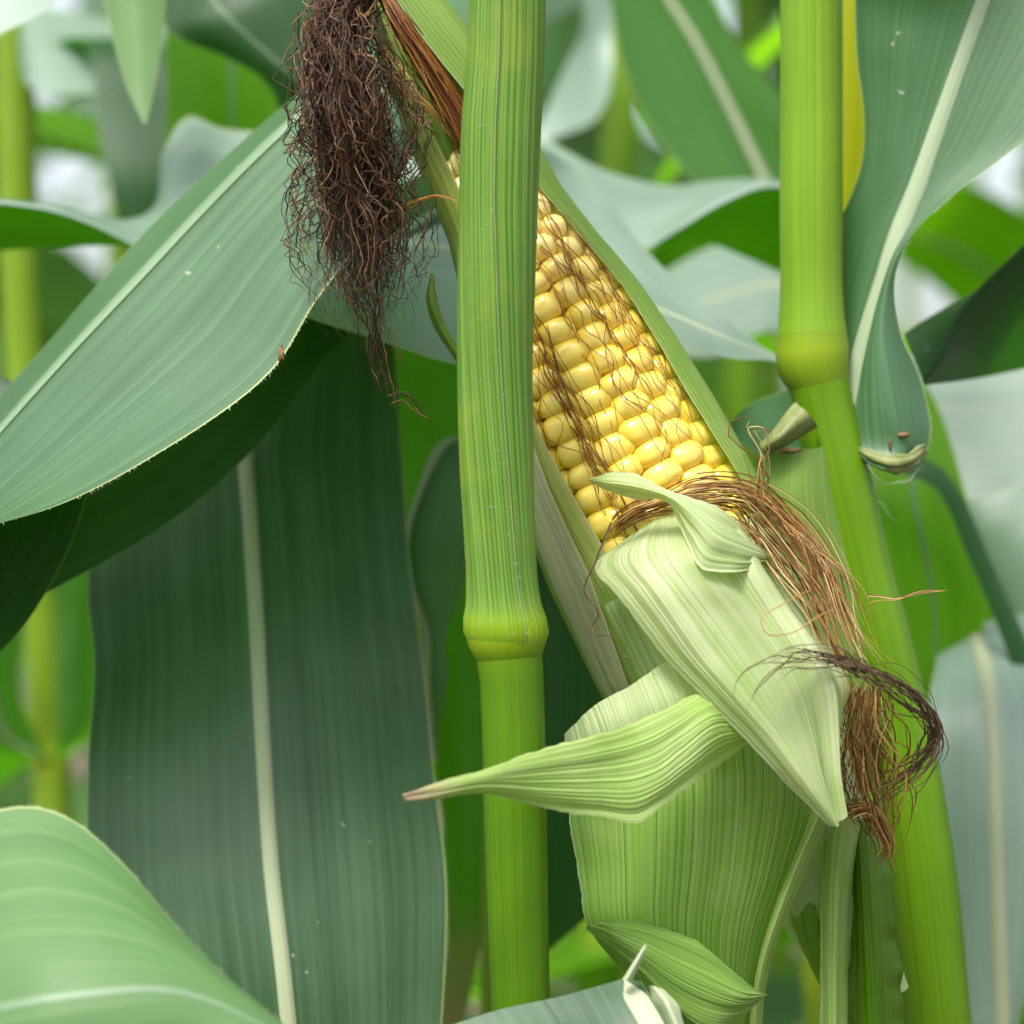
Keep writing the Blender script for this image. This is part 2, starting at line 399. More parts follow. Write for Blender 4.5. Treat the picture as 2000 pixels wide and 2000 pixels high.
def sheet(G, qv, mat, parent, origin, name="leaf", rip=(0.0, 20.0), seed=1, mid=None, mw=0.0, mh=0.55, rmat=None, taper=0.75,
          hairs=None, crink=0.0, ribside=None, ridge=None, rag=0.0, mat2=None):
    nv, nu = G.shape[:2]
    N = normals(G)
    u = np.linspace(0, 1, nu)[None, :]
    if rag:
        A = np.gradient(G, axis=1); A /= np.linalg.norm(A, axis=2, keepdims=True) + 1e-9
        for k_, (wgt, sg) in enumerate((((1 - u) ** 14, -1), (u ** 14, 1))):
            nz = smooth_noise(qv * 260, seed + 40 + k_) + 0.8 * smooth_noise(qv * 900, seed + 50 + k_)
            G = G + A * (rag * nz[:, None] * wgt)[:, :, None]
    if rip[0] or crink or ridge:
        um = 0.5 if mid is None else mid
        e = np.clip(np.abs(u - um) / np.maximum(np.where(u < um, um, 1 - um), 1e-3), 0, 1)
        wl = smooth_noise(qv * rip[1], seed)[:, None]; wr = smooth_noise(qv * rip[1] * 1.13 + 50, seed + 1)[:, None]
        d = rip[0] * e ** 2 * np.where(u < um, wl, wr)
        if crink:
            d = d + crink * smooth_noise((u * 9 + smooth_noise(qv * 15, seed + 5)[:, None] * 0.8).ravel(), seed + 3).reshape(nv, nu)
        if ridge:
            uu = u + 0.006 * smooth_noise(qv * 40, seed + 8)[:, None]
            rn = np.abs(smooth_noise((uu * ridge[1]).ravel(), seed + 60)).reshape(nv, nu) + 0.5 * np.abs(smooth_noise((uu * ridge[1] * 2.3).ravel(), seed + 61)).reshape(nv, nu)
            d = d - ridge[0] * rn
        G = G + N * d[:, :, None]
        N = normals(G)
    uv = np.stack([np.broadcast_to(u, (nv, nu)), np.broadcast_to(qv[:, None], (nv, nu))], -1).reshape(-1, 2)
    o = new_obj(name, G.reshape(-1, 3), grid_faces(nv, nu), mat, parent, origin, uv)
    if mat2:                                    # a blade folded along its midrib, light through one half painted as brighter green
        o.data.materials.append(mat2[0])
        ix = np.tile((np.linspace(0, 1, nu)[:-1] >= mat2[1]).astype(int), nv - 1)
        o.data.polygons.foreach_set("material_index", ix)
    if mid is not None and mw > 0:
        x = mid * (nu - 1); i = int(min(x, nu - 2)); f = x - i
        C = G[:, i] * (1 - f) + G[:, i + 1] * f
        A = G[:, min(i + 1, nu - 1)] - G[:, max(i - 1, 0)]; A /= np.linalg.norm(A, axis=1, keepdims=True) + 1e-9
        T = np.gradient(C, axis=0); T /= np.linalg.norm(T, axis=1, keepdims=True) + 1e-9
        n = np.cross(A, T); n /= np.linalg.norm(n, axis=1, keepdims=True) + 1e-9
        s = ribside if ribside else np.sign(np.median(np.sum(n * (CAMP - C), axis=1)))
        n = n * s
        w = mw * ((1 - taper * np.linspace(0, 1, nv)) * np.clip(np.linspace(0, 1, nv) * 14, 0.04, 1))[:, None]
        prof = [(-1, -0.15), (-0.75, 0.45), (-0.3, 0.9), (0.3, 0.9), (0.75, 0.45), (1, -0.15)]
        V = np.stack([C + A * w * a + n * w * mh * b for a, b in prof], 1)
        uv2 = np.stack([np.broadcast_to(np.linspace(0, 1, 6)[None], (nv, 6)), np.broadcast_to(qv[:, None], (nv, 6))], -1).reshape(-1, 2)
        new_obj("midrib", V.reshape(-1, 3), grid_faces(nv, 6), rmat or M_RIB, o, origin, uv2)
    if hairs:
        for sd, cnt, ln in hairs:
            add_hairs(G, sd, cnt, ln, o, origin, seed + 11)
    return o

def leaf(pl, rows, mat, nv=48, nu=18, sharp=None, name="leaf", parent=None, **kw):
    G, qv = loft(rows, nv, nu, sharp)
    return sheet(G, qv, mat, parent or pl['e'], pl['o'], name=name, **kw)

def tube(path, rad, segs, parent, origin, mat, name="stalk", cuts=None, band=None, flute=0.0, ell=1.0, nper=60, seed=0, names=None):
    """path (k,3) and radii (k): one round stalk cut into butted parts; rad across the view, ell = depth / width"""
    path = np.array(path); rad = np.array(rad)
    ts = np.concatenate([[0], np.cumsum(np.linalg.norm(np.diff(path, axis=0), axis=1))])
    if cuts is None: cuts = [ts[0], ts[-1]]
    objs = []
    qs, marks = [], [0]
    for ci in range(len(cuts) - 1):
        n = max(4, int((cuts[ci + 1] - cuts[ci]) / 0.0025)); n = min(n, nper * 4)
        q = np.linspace(cuts[ci], cuts[ci + 1], n)
        qs.append(q if ci == 0 else q[1:]); marks.append(marks[-1] + n - 1)
    qa = np.concatenate(qs)
    Ca = herm(path, ts, qa); ra_ = herm(rad, ts, qa)
    Ta = np.gradient(Ca, qa, axis=0)
    for _ in range(3): Ta[1:-1] = (Ta[:-2] + 2 * Ta[1:-1] + Ta[2:]) / 4
    Ta /= np.linalg.norm(Ta, axis=1, keepdims=True)
    for ci in range(len(cuts) - 1):
        sl = slice(marks[ci], marks[ci + 1] + 1)
        q, C, r, T = qa[sl], Ca[sl], ra_[sl], Ta[sl]
        n = len(q)
        Xd = np.array([1.0, 0, 0]); Yd = np.cross(T, Xd); Yd /= np.linalg.norm(Yd, axis=1, keepdims=True)
        Xv = np.cross(Yd, T)
        th = np.linspace(0, 2 * np.pi, segs, endpoint=False)
        fl = 1 + flute * np.sin(th * 23 + 1.3) * 0.5
        V = C[:, None] + Xv[:, None] * (r[:, None] * np.cos(th) * fl)[:, :, None] + Yd[:, None] * (r[:, None] * np.sin(th) * fl * ell)[:, :, None]
        uv = np.stack([np.broadcast_to((np.abs(th / np.pi - 1))[None], (n, segs)), np.broadcast_to(q[:, None], (n, segs))], -1).reshape(-1, 2)
        at = None
        if band is not None:
            b = np.zeros(n)
            for (c, w) in band: b = np.maximum(b, np.exp(-((q - c) / w) ** 2))
            at = {'band': np.repeat(b, segs)}
        nm = names[ci] if names else name
        objs.append(new_obj(nm, V.reshape(-1, 3), grid_faces(n, segs, True), mat[ci] if isinstance(mat, list) else mat, parent, origin, uv, at))
    return objs

def make_plant(px, d, label, group=None, rw=0.008, lean=0.0, top=1.95, visible=True, mat=None, path=None, seed=0):
    """a corn plant whose stalk passes pixel column px at depth d (cm) on the camera's level"""
    b = P(px, 1000, d)
    pl = {}
    base = np.array([b[0] + lean * CAM_Z, b[1], 0.0])
    pl['o'] = base
    pl['e'] = empty("corn_plant", base, label, "corn plant", group or "corn plants of the field")
    pl['x'] = b[0]
    if path is None:
        zs = np.linspace(-0.02, top, 15)
        pts = [[base[0] - lean * z + 0.004 * math.sin(z * 5 + seed), base[1] + 0.004 * math.cos(z * 4 + seed), z] for z in zs]
        nodes = [0.12, 0.27, 0.44, 0.62, 0.81, 1.0, 1.19, 1.38, 1.56, 1.73]
        P2, r2 = [], []
        for z in np.unique(np.concatenate([np.linspace(-0.02, top, 40)] + [[n - 0.008, n, n + 0.008] for n in nodes if n < top - 0.05])):
            c = herm(np.array(pts), zs, np.array([z]))[0]
            r = rw * (1.25 - 0.62 * max(0, z) / top)
            if any(abs(z - n) < 0.004 for n in nodes): r *= 1.16
            P2.append(c); r2.append(r)
        ts = np.concatenate([[0], np.cumsum(np.linalg.norm(np.diff(np.array(P2), axis=0), axis=1))])
        tube(P2, r2, 20, pl['e'], base, mat or M_STALK, band=[(n + 0.02, 0.008) for n in nodes], nper=50)
    return pl

# ------------------------------------------------------------------ ground
gs = 60.0
n = 90
gx = np.sign(np.linspace(-1, 1, n)) * np.abs(np.linspace(-1, 1, n)) ** 3 * gs
GX, GY = np.meshgrid(gx, gx)
GZ = 0.02 * np.sin(GX * 9 + 1) * np.cos(GY * 8.3) * np.exp(-(GX**2 + GY**2) / 30) - 0.02
ground = new_obj("ground", np.stack([GX, GY + 1, GZ], -1).reshape(-1, 3), grid_faces(n, n), M_SOIL, None, np.zeros(3))
ground['kind'] = 'structure'; ground['label'] = "bare brown soil of the corn field under the plants"; ground['category'] = "ground"

# ------------------------------------------------------------------ centre plant: stalk with node, sheath above it
D1 = -3.2
c_edges = [(-160, 920, 1072), (0, 917, 1069), (100, 913, 1067), (250, 901, 1060), (400, 897, 1054), (600, 893, 1047), (700, 893, 1044),
           (900, 897, 1046), (1050, 906, 1050), (1150, 910, 1056), (1195, 909, 1064), (1225, 907, 1071), (1245, 910, 1070), (1262, 918, 1065), (1276, 927, 1060),
           (1300, 933, 1061), (1400, 940, 1064), (1600, 946, 1068), (1900, 957, 1073), (2100, 966, 1077)]
path, rad = [], []
kk = (CAM_D + D1 * 0.01) / CAM_D
for (y, a, b) in c_edges:
    path.append(P((a + b) / 2, y, D1)); rad.append((b - a) / 2 * PX * kk - 0.0008 * float(np.clip((1228 - y) / 40, 0, 1)))
bz = path[-1].copy(); tz = path[0].copy()
path = [np.array([tz[0] - 0.005, tz[1] + 0.02, 1.9]), np.array([tz[0], tz[1] + 0.005, 1.5])] + path + [np.array([bz[0] + 0.004, bz[1], 0.5]), np.array([bz[0] + 0.006, bz[1], -0.02])]
rad = [0.005, 0.0075] + rad + [0.0075, 0.009]
o1 = np.array([bz[0] + 0.006, bz[1], 0.0])
C1 = {'o': o1, 'e': empty("corn_plant", o1, "corn plant whose pale green jointed stalk crosses in front of the ear", "corn plant", "corn plants of the field")}
tl = np.concatenate([[0], np.cumsum(np.linalg.norm(np.diff(np.array(path), axis=0), axis=1))])
def t_at(y): return float(np.interp(y, [e[0] for e in c_edges], tl[2:2 + len(c_edges)]))
tube(path, rad, 48, C1['e'], o1, M_STALKG, cuts=[0, t_at(1190), t_at(1285), tl[-1]], band=[(t_at(1240), 0.0035)], names=["internode", "node", "internode"], ell=0.92)

def sheath(pl, path, rad, tl, t0, t1, mat, seam, thick=0.0007, grow=0.0002, flare=None, ell=0.92, segs=110, band=None):
    """a blade's sheath rolled round the stalk: its two margins overlap along a seam"""
    n = max(20, int((t1 - t0) / 0.0028)); q = np.linspace(t0, t1, n)
    C = herm(np.array(path), tl, q); r = herm(np.array(rad), tl, q)
    th0 = np.interp(np.linspace(0, 1, n), [s[0] for s in seam], [s[1] for s in seam])
    t = np.linspace(0, 1, segs)[None, :]
    th = th0[:, None] + t * 2 * np.pi * 1.03
    gro = 1 + 0.016 * np.sin(t * 2 * np.pi * 26) * np.clip(np.sin(t * np.pi) * 3, 0, 1)
    fade = np.clip((t1 - q) / 0.006, 0, 1)[:, None]
    rr = (r[:, None] - 0.0001 + (0.0001 + grow + thick * (t ** 1.0)) * fade) * (1 + (gro - 1) * fade)
    V = np.stack([C[:, 0, None] + rr * np.sin(th), C[:, 1, None] - rr * np.cos(th) * ell, np.broadcast_to(C[:, 2, None], th.shape)], -1)
    uv = np.stack([np.broadcast_to(t, th.shape), np.broadcast_to(q[:, None], th.shape)], -1).reshape(-1, 2)
    b = np.zeros(n)
    for (c, w) in (band or []): b = np.maximum(b, np.exp(-((q - c) / w) ** 2))
    wear = np.exp(-((t - 0.99) / 0.012) ** 2) * np.ones((n, 1)) * 0.0
    o = new_obj("leaf_sheath", V.reshape(-1, 3), grid_faces(n, segs), mat, pl['e'], pl['o'], uv, {'band': np.repeat(b, segs), 'wear': wear.ravel()})
    return V, o
V1, sh1 = sheath(C1, path, rad, tl, tl[1] + 0.02, t_at(1262), M_SHEATH, [(0, -0.55), (0.55, -0.45), (0.75, -0.3), (0.9, 0.1), (1, 0.3)], band=[(t_at(1232), 0.0035)])
# fluff along the sheath's margin
r = np.random.default_rng(5); Vh, Fh = [], []
for _ in range(110):
    i = int(r.uniform(60, V1.shape[0] - 1)); j = V1.shape[1] - 1 - int(abs(r.normal(0, 9.0)))
    p = V1[i, max(0, j)]; b = len(Vh)
    dv = np.array([r.normal(0.6, 0.5), -0.5, r.normal(0.3, 0.6)]); dv /= np.linalg.norm(dv); L = r.uniform(0.0004, 0.0013)
    Vh += [p - [0, 0, 4e-5], p + [0, 0, 4e-5], p + dv * L]; Fh.append((b, b + 1, b + 2))
ho = new_obj("sheath_hair", Vh, Fh, M_HAIR, sh1, o1, smooth=False); ho['kind'] = 'stuff'

# ------------------------------------------------------------------ right plant: bent stalk that carries the ear
D2 = 3.0
k2 = (CAM_D + D2 * 0.01) / CAM_D
r_edges = [(-160, 1524, 1646), (0, 1523, 1647), (200, 1523, 1647), (400, 1522, 1647), (600, 1521, 1649), (640, 1518, 1653), (668, 1514, 1658), (690, 1513, 1659), (712, 1516, 1659),
           (730, 1524, 1658), (748, 1538, 1660), (775, 1546, 1664), (842, 1558, 1680), (966, 1583, 1710), (1100, 1620, 1738), (1260, 1655, 1782), (1400, 1690, 1815), (1700, 1728, 1868), (2000, 1764, 1898), (2200, 1780, 1920)]
path2 = [P((a + b) / 2, y, D2) for (y, a, b) in r_edges]; rad2 = [(b - a) / 2 * PX * k2 * 0.985 for (y, a, b) in r_edges]
bz = path2[-1]; tz = path2[0]
path2 = [np.array([tz[0] + 0.01, tz[1] + 0.02, 1.95]), np.array([tz[0], tz[1], 1.45])] + path2 + [np.array([bz[0] + 0.025, bz[1], 0.65]), np.array([bz[0] + 0.03, bz[1], -0.02])]
rad2 = [0.004, 0.0066] + rad2 + [0.0085, 0.01]
o2 = np.array([bz[0] + 0.03, bz[1], 0.0])
C2 = {'o': o2, 'e': empty("corn_plant", o2, "corn plant with bent yellow-green stalk bearing the peeled ear of yellow kernels", "corn plant", "corn plants of the field")}
tl2 = np.concatenate([[0], np.cumsum(np.linalg.norm(np.diff(np.array(path2), axis=0), axis=1))])
def t2_at(y): return float(np.interp(y, [e[0] for e in r_edges], tl2[2:2 + len(r_edges)]))
tube(path2, rad2, 48, C2['e'], o2, [M_STALK, M_STALK, M_STALKM], cuts=[0, t2_at(650), t2_at(752), tl2[-1]], band=[(t2_at(696), 0.0035)], names=["internode", "node", "internode"])
# ------------------------------------------------------------------ the ear
ear_d = 1.2
def axx(y): return 785 + y * 0.476
AX = np.array([0.430, 0, -0.903]); PR = np.array([0.903, 0, 0.430]); FW = np.array([0, -1.0, 0])
SPX = PX * (CAM_D + ear_d * 0.01) / CAM_D
def E(yc, th, rpx):
    return P(axx(yc), yc, ear_d) + SPX * rpx * (math.sin(th) * PR + math.cos(th) * FW)
def RH(y): return np.interp(y, [-80, -31, 127, 250, 351, 420, 509, 570, 637, 760, 883, 1060, 1250, 1500, 1700, 1900, 2050], [50, 66, 98, 113, 118, 123, 144, 163, 181, 201, 216, 229, 228, 190, 130, 80, 60])
def RK(y): return np.interp(y, [200, 300, 400, 489, 543, 637, 760, 913, 1060, 1250], [28, 72, 104, 134, 152, 168, 187, 201, 205, 200])
# cob
ys = np.linspace(190, 1500, 60); th = np.linspace(0, 2 * np.pi, 32, endpoint=False)
V = np.array([[E(y, t, max(6, (RK(y) - 34) if y < 1300 else 60 + (1500 - y) * 0.5)) for t in th] for y in ys])
ear = new_obj("corn_ear", V.reshape(-1, 3), grid_faces(60, 32, True), M_COB, C2['e'], o2)
ear['label'] = "half-husked ear of ripe yellow corn leaning across the picture"

def kernel_mesh(seed):
    r = np.random.default_rng(seed)
    nth, nph = 20, 13
    V = []
    sx, sy = r.uniform(-0.06, 0.06, 2); dent = r.uniform(0.0, 0.07); dx, dy = r.uniform(-0.2, 0.2, 2)
    pw = r.uniform(2.0, 2.35)
    for i in range(nph):
        ph = -0.62 * math.pi / 2 + (math.pi / 2 - 0.10 + 0.62 * math.pi / 2) * i / (nph - 1)
        for j in range(nth):
            t = 2 * math.pi * j / nth
            c, s = math.cos(t), math.sin(t)
            k = (abs(c) ** pw + abs(s) ** pw) ** (-1 / pw)
            rr = max(math.cos(ph), 1e-4) ** 1.0
            x, y, z = c * k * rr, s * k * rr, math.sin(ph)
            if z < 0: x *= 1 + z * 0.35; y *= 1 + z * 0.25
            x += sx * z; y += sy * z
            z -= dent * math.exp(-(((x - dx) / 0.35) ** 2 + ((y - dy) / 0.3) ** 2)) * (z > 0)
            x *= 1 + 0.05 * math.sin(3 * t + seed); y *= 1 + 0.05 * math.cos(2 * t + seed)
            V.append((x, y, z))
    me = bpy.data.meshes.new("kernel")
    me.from_pydata(V, [], grid_faces(nph, nth, True) + [tuple(range((nph - 1) * nth, nph * nth))])
    me.polygons.foreach_set("use_smooth", [True] * len(me.polygons))
    me.materials.append(M_KERNEL)
    return me
KM = [kernel_mesh(s) for s in range(9)]
phase = {-3: 30, -2: 21, -1: 21, 0: 5, 1: 41, 2: 13, 3: 4, 4: 30}
phase[-1] = 21
for c in range(-3, 5):
    th0 = math.radians(-5.5 + 22.5 * c)
    y = 290 + phase[c] + rnd.uniform(-3, 3)
    while y < 1215:
        step = 45 + rnd.uniform(-2.5, 2.5)
        R = RK(y); th = th0 + rnd.uniform(-0.02, 0.02) + 0.03 * math.sin(y * 0.01 + c)
        nrm = math.sin(th) * PR + math.cos(th) * FW
        tan = math.cos(th) * PR - math.sin(th) * FW
        young = max(0.0, min(1.0, (640 - y) / 260))
        wx = R * 0.3927 * SPX * 0.5 * (1.23 - 0.10 * young) * rnd.uniform(0.88, 1.06)
        wy = 25.2 * SPX * (1.22 + 0.0 * young) * rnd.uniform(0.88, 1.08)
        hz = (31 + 3 * young) * SPX
        ctr = E(y, th, R - 30 - 3 * young + rnd.uniform(-4.0, 3.0)) - o2
        tw = rnd.uniform(-0.09, 0.09)
        xa = tan * math.cos(tw) + AX * math.sin(tw); ya = np.cross(nrm, xa)
        M = Matrix.Identity(4)
        for i in range(3):
            M[i][0], M[i][1], M[i][2], M[i][3] = xa[i] * wx, ya[i] * wy, nrm[i] * hz, ctr[i]
        o = bpy.data.objects.new("kernel", KM[rnd.randrange(len(KM))])
        scene.collection.objects.link(o)
        o.parent = ear; o.matrix_local = M
        o["young"] = young
        y += step

def husk_wrap(y0, y1, f0, f1, fr, mat, nv=70, nu=26, name="husk_leaf", seed=3, rip=(0.0, 10), crink=0.00025):
    ys = np.linspace(y0, y1, nv); ts = np.linspace(0, 1, nu)
    G = np.array([[E(y, math.radians(f0(y) + (f1(y) - f0(y)) * t), fr(y, t)) for t in ts] for y in ys])
    return sheet(G, np.linspace(0, (y1 - y0) * PX, nv), mat, ear, o2, name=name, rip=rip, seed=seed, crink=crink)
I = np.interp
fr_ = lambda y: I(y, [-80, -31, 100, 200, 300, 404, 500, 616, 860, 1012, 1150], [-20, -15, 2, 16, 30, 42, 50, 54, 52, 57, 62])
fl_ = lambda y: I(y, [-80, 0, 170, 330, 600, 796, 1038, 1150], [-52, -50, -38, -33, -36, -39, -29, -26])
husk_wrap(-90, 1500, fr_, lambda y: 200, lambda y, t: RH(y) + 2 - 5 * math.exp(-(t / 0.1) ** 2), M_HUSK, nu=40, seed=3)
husk_wrap(-80, 1560, lambda y: -215, fl_, lambda y, t: RH(y) - 4 + 6 * (1 - t) - (4 if t > 0.9 else 0), M_HUSKT, nu=40, seed=5)
husk_wrap(700, 1500, lambda y: -120, lambda y: I(y, [700, 900, 1060, 1250, 1500], [-43, -44, -42, -50, -60]), lambda y, t: RH(y) + 3, M_HUSKD, nu=16, seed=8)
husk_wrap(760, 1600, lambda y: -150, lambda y: I(y, [760, 1000, 1350, 1600], [-66, -66, -62, -66]), lambda y, t: RH(y) - 8 if y < 900 else RH(y) + 5, M_HUSK, nu=12, seed=9)
# closed inner husk below the opened part
husk_wrap(1078, 1950, lambda y: -100, lambda y: 110, lambda y, t: RH(y) - 6 - 10 * (y < 1100), M_HUSKP, nu=40, nv=50, seed=10)

EARP = {'e': ear, 'o': o2}
def H(rows, mat, **k):
    k.setdefault('ridge', (0.00032, 34)); k.setdefault('rag', 0.00022)
    k['nu'] = max(k.get('nu', 20) * 3, 40); k['nv'] = int(k.get('nv', 40) * 1.6)
    return leaf(EARP, rows, mat, name="husk_leaf", **k)
# peeled pale husk hanging forward to a point
H([[(1232, 1050, -1.0), (1270, 1018, -1.5), (1320, 1003, -1.6), (1360, 1002, -1.3), (1420, 1000, -1.0)],
   [(1166, 1111, -1.6), (1232, 1088, -2.55), (1340, 1075, -2.9), (1430, 1055, -2.2), (1490, 1030, -1.2)],
   [(1206, 1160, -2.4), (1275, 1148, -3.2), (1380, 1140, -3.2), (1460, 1120, -2.7), (1542, 1110, -1.4)],
   [(1253, 1219, -2.8), (1320, 1212, -3.45), (1430, 1205, -3.2), (1510, 1195, -2.9), (1590, 1200, -1.8)],
   [(1304, 1285, -3.0), (1370, 1283, -3.6), (1480, 1275, -3.3), (1560, 1268, -3.2), (1640, 1275, -2.4)],
   [(1376, 1350, -3.2), (1430, 1352, -3.75), (1525, 1348, -3.5), (1595, 1340, -3.4), (1664, 1332, -2.8)],
   [(1467, 1430, -3.4), (1505, 1436, -3.85), (1563, 1434, -3.6), (1610, 1425, -3.5), (1658, 1395, -3.0)],
   [(1557, 1531, -3.6), (1580, 1538, -4.0), (1603, 1538, -3.8), (1625, 1525, -3.6), (1641, 1470, -3.3)],
   [(1627, 1606, -3.8), (1632, 1613, -3.9), (1637, 1614, -3.9), (1641, 1606, -3.7), (1645, 1560, -3.5)]], M_HUSKP, nv=60, nu=36, sharp=1, seed=21, crink=0.0021, ridge=(0.00034, 46), rip=(0.0010, 50))
# tongue curling back over the kernels
H([[(1147, 934, -1.7), (1148, 936, -1.8), (1149, 938, -1.7)], [(1182, 922, -2.1), (1184, 942, -2.3), (1180, 960, -2.0)], [(1240, 923, -2.4), (1240, 950, -2.7), (1236, 977, -2.3)],
   [(1300, 952, -2.5), (1305, 970, -2.9), (1300, 985, -2.5)], [(1358, 972, -2.4), (1356, 1008, -3.1), (1340, 1062, -2.9)], [(1405, 988, -2.2), (1400, 1050, -3.2), (1365, 1108, -3.3)],
   [(1450, 1022, -1.8), (1448, 1070, -2.8), (1430, 1115, -3.2)], [(1506, 1076, -1.2), (1506, 1088, -1.9), (1502, 1100, -2.0)]], M_HUSKP, nv=50, nu=20, sharp=1, seed=23, crink=0.0005, ridge=(0.0003, 20))
# ruffled sheet behind the side flap
H([[(1100, 1434, -2.0), (1160, 1383, -2.4), (1222, 1343, -2.6), (1300, 1296, -2.4), (1390, 1270, -2.0)], [(1104, 1460, -2.1), (1175, 1425, -2.6), (1240, 1395, -2.8), (1330, 1360, -2.7), (1420, 1330, -2.2)],
   [(1120, 1520, -2.0), (1190, 1500, -2.5), (1270, 1470, -2.7), (1350, 1430, -2.6), (1440, 1420, -2.2)]], M_HUSKP, nv=14, nu=40, rip=(0.0006, 60), seed=24, crink=0.0009)
# side flap pointing left in front of the stalk
H([[(788, 1554, -6.2), (789, 1558, -6.2), (790, 1562, -6.2)], [(823, 1537, -6.0), (826, 1551, -6.1), (826, 1563, -6.0)], [(935, 1501, -5.4), (937, 1527, -5.7), (939, 1551, -5.4)], [(1062, 1463, -4.8), (1062, 1522, -5.0), (1062, 1577, -4.8)],
   [(1160, 1436, -4.4), (1165, 1518, -4.6), (1160, 1592, -4.5)], [(1240, 1410, -3.9), (1248, 1508, -4.3), (1255, 1601, -4.3)], [(1270, 1395, -3.8), (1285, 1495, -4.2), (1292, 1574, -4.1)], [(1316, 1374, -3.6), (1330, 1462, -4.0), (1345, 1535, -3.8)],
   [(1385, 1343, -3.0), (1400, 1412, -3.7), (1408, 1486, -3.2)], [(1460, 1365, -2.6), (1465, 1420, -2.9), (1472, 1440, -2.7)]], M_HUSKF, nv=60, nu=26, seed=25, crink=0.0005, rip=(0.0007, 60), ridge=(0.00032, 26))
# long green outer husk below
H([[(1130, 1480, -0.6), (1250, 1400, -1.9), (1420, 1400, -1.9), (1600, 1450, -0.6)], [(1112, 1584, -1.4), (1270, 1560, -2.3), (1430, 1545, -2.3), (1602, 1605, -1.0)],
   [(1130, 1690, -1.6), (1270, 1690, -2.4), (1420, 1690, -2.3), (1565, 1710, -1.0)], [(1149, 1806, -1.7), (1270, 1812, -2.4), (1400, 1820, -2.2), (1516, 1830, -1.0)],
   [(1215, 1900, -1.2), (1300, 1920, -2.0), (1400, 1930, -1.9), (1490, 1940, -0.9)], [(1285, 2080, -0.8), (1340, 2080, -1.2), (1410, 2080, -1.2), (1472, 2080, -0.6)]], M_HUSK, nv=60, nu=40, seed=27, crink=0.0005, ridge=(0.00014, 34))
# its pale folded margin
H([[(1590, 1575, -1.2), (1602, 1590, -1.6), (1614, 1600, -1.0)], [(1543, 1690, -1.1), (1556, 1695, -1.6), (1572, 1700, -0.9)], [(1506, 1790, -1.1), (1518, 1793, -1.6), (1532, 1797, -0.9)],
   [(1478, 1880, -1.0), (1490, 1882, -1.5), (1502, 1884, -0.8)], [(1455, 2060, -0.8), (1468, 2060, -1.2), (1482, 2060, -0.6)]], M_HUSKT, nv=40, nu=10, seed=28)
# lower flap folded back up
H([[(1150, 1801, -1.9), (1149, 1806, -2.0), (1148, 1812, -1.9)], [(1184, 1799, -2.8), (1193, 1822, -2.9), (1196, 1850, -2.6)], [(1253, 1802, -3.0), (1256, 1852, -3.15), (1258, 1905, -3.0)], [(1314, 1819, -3.0), (1320, 1888, -3.2), (1322, 1975, -3.1)],
   [(1380, 1848, -2.9), (1388, 1920, -3.15), (1392, 2010, -3.1)], [(1452, 1906, -2.6), (1452, 1945, -3.0), (1446, 1998, -2.7)], [(1497, 1940, -2.3), (1498, 1942, -2.3), (1496, 1945, -2.3)]], M_HUSK, nv=44, nu=22, seed=29, crink=0.0005, ridge=(0.0003, 24), rip=(0.0008, 70))
H([[(1612, 1590, -0.2), (1648, 1590, -0.7), (1684, 1590, -0.2)], [(1607, 1720, -0.2), (1634, 1720, -0.8), (1664, 1720, -0.2)], [(1606, 1850, -0.2), (1630, 1850, -0.8), (1657, 1850, -0.1)], [(1604, 2070, -0.2), (1630, 2070, -0.8), (1656, 2070, -0.2)]], M_HUSKT, nv=30, nu=16, seed=31, crink=0.0004)
H([[(1588, 1672, 0.3), (1602, 1672, 0.1), (1625, 1672, 0.2)], [(1543, 1775, 0.4), (1582, 1775, 0), (1625, 1775, 0.2)], [(1568, 1850, 0.4), (1592, 1850, 0.1), (1625, 1850, 0.2)], [(1602, 1922, 0.4), (1610, 1922, 0.3), (1625, 1925, 0.2)]], M_HUSKB, nv=26, nu=14, seed=32, crink=0.0003)
# crinkled green husk against the stalk
H([[(1640, 1560, 0.4), (1680, 1560, -0.1), (1705, 1560, 0.6)], [(1655, 1700, 0.4), (1690, 1700, -0.4), (1735, 1700, 0.5)], [(1655, 1850, 0.4), (1700, 1850, -0.5), (1752, 1850, 0.5)], [(1655, 2080, 0.4), (1710, 2080, -0.5), (1765, 2080, 0.5)]], M_STALKG, nv=70, nu=20, seed=33, rip=(0.0007, 260))
# curled tip at the left and dry brown tip on top
H([[(843, 535, 0.2), (844, 534, 0.1), (846, 537, 0.2)], [(834, 587, 0.3), (841, 585, -0.1), (852, 580, 0.2)], [(847, 634, 0.3), (855, 630, 0), (864, 625, 0.3)], [(882, 690, 0.5), (887, 685, 0.2), (893, 680, 0.4)], [(915, 740, 0.6), (918, 735, 0.5), (922, 730, 0.6)]], M_HUSK, nv=26, nu=8, seed=34)
H([[(795, -45, 1.6), (820, -55, 1.2), (845, -50, 1.8)], [(828, 18, 1.4), (850, 8, 1.0), (872, 8, 1.6)], [(865, 55, 1.4), (878, 42, 1.0), (890, 38, 1.5)], [(906, 95, 1.5), (909, 88, 1.3), (912, 84, 1.5)]], M_TAN, nv=24, nu=10, seed=35, crink=0.0004)

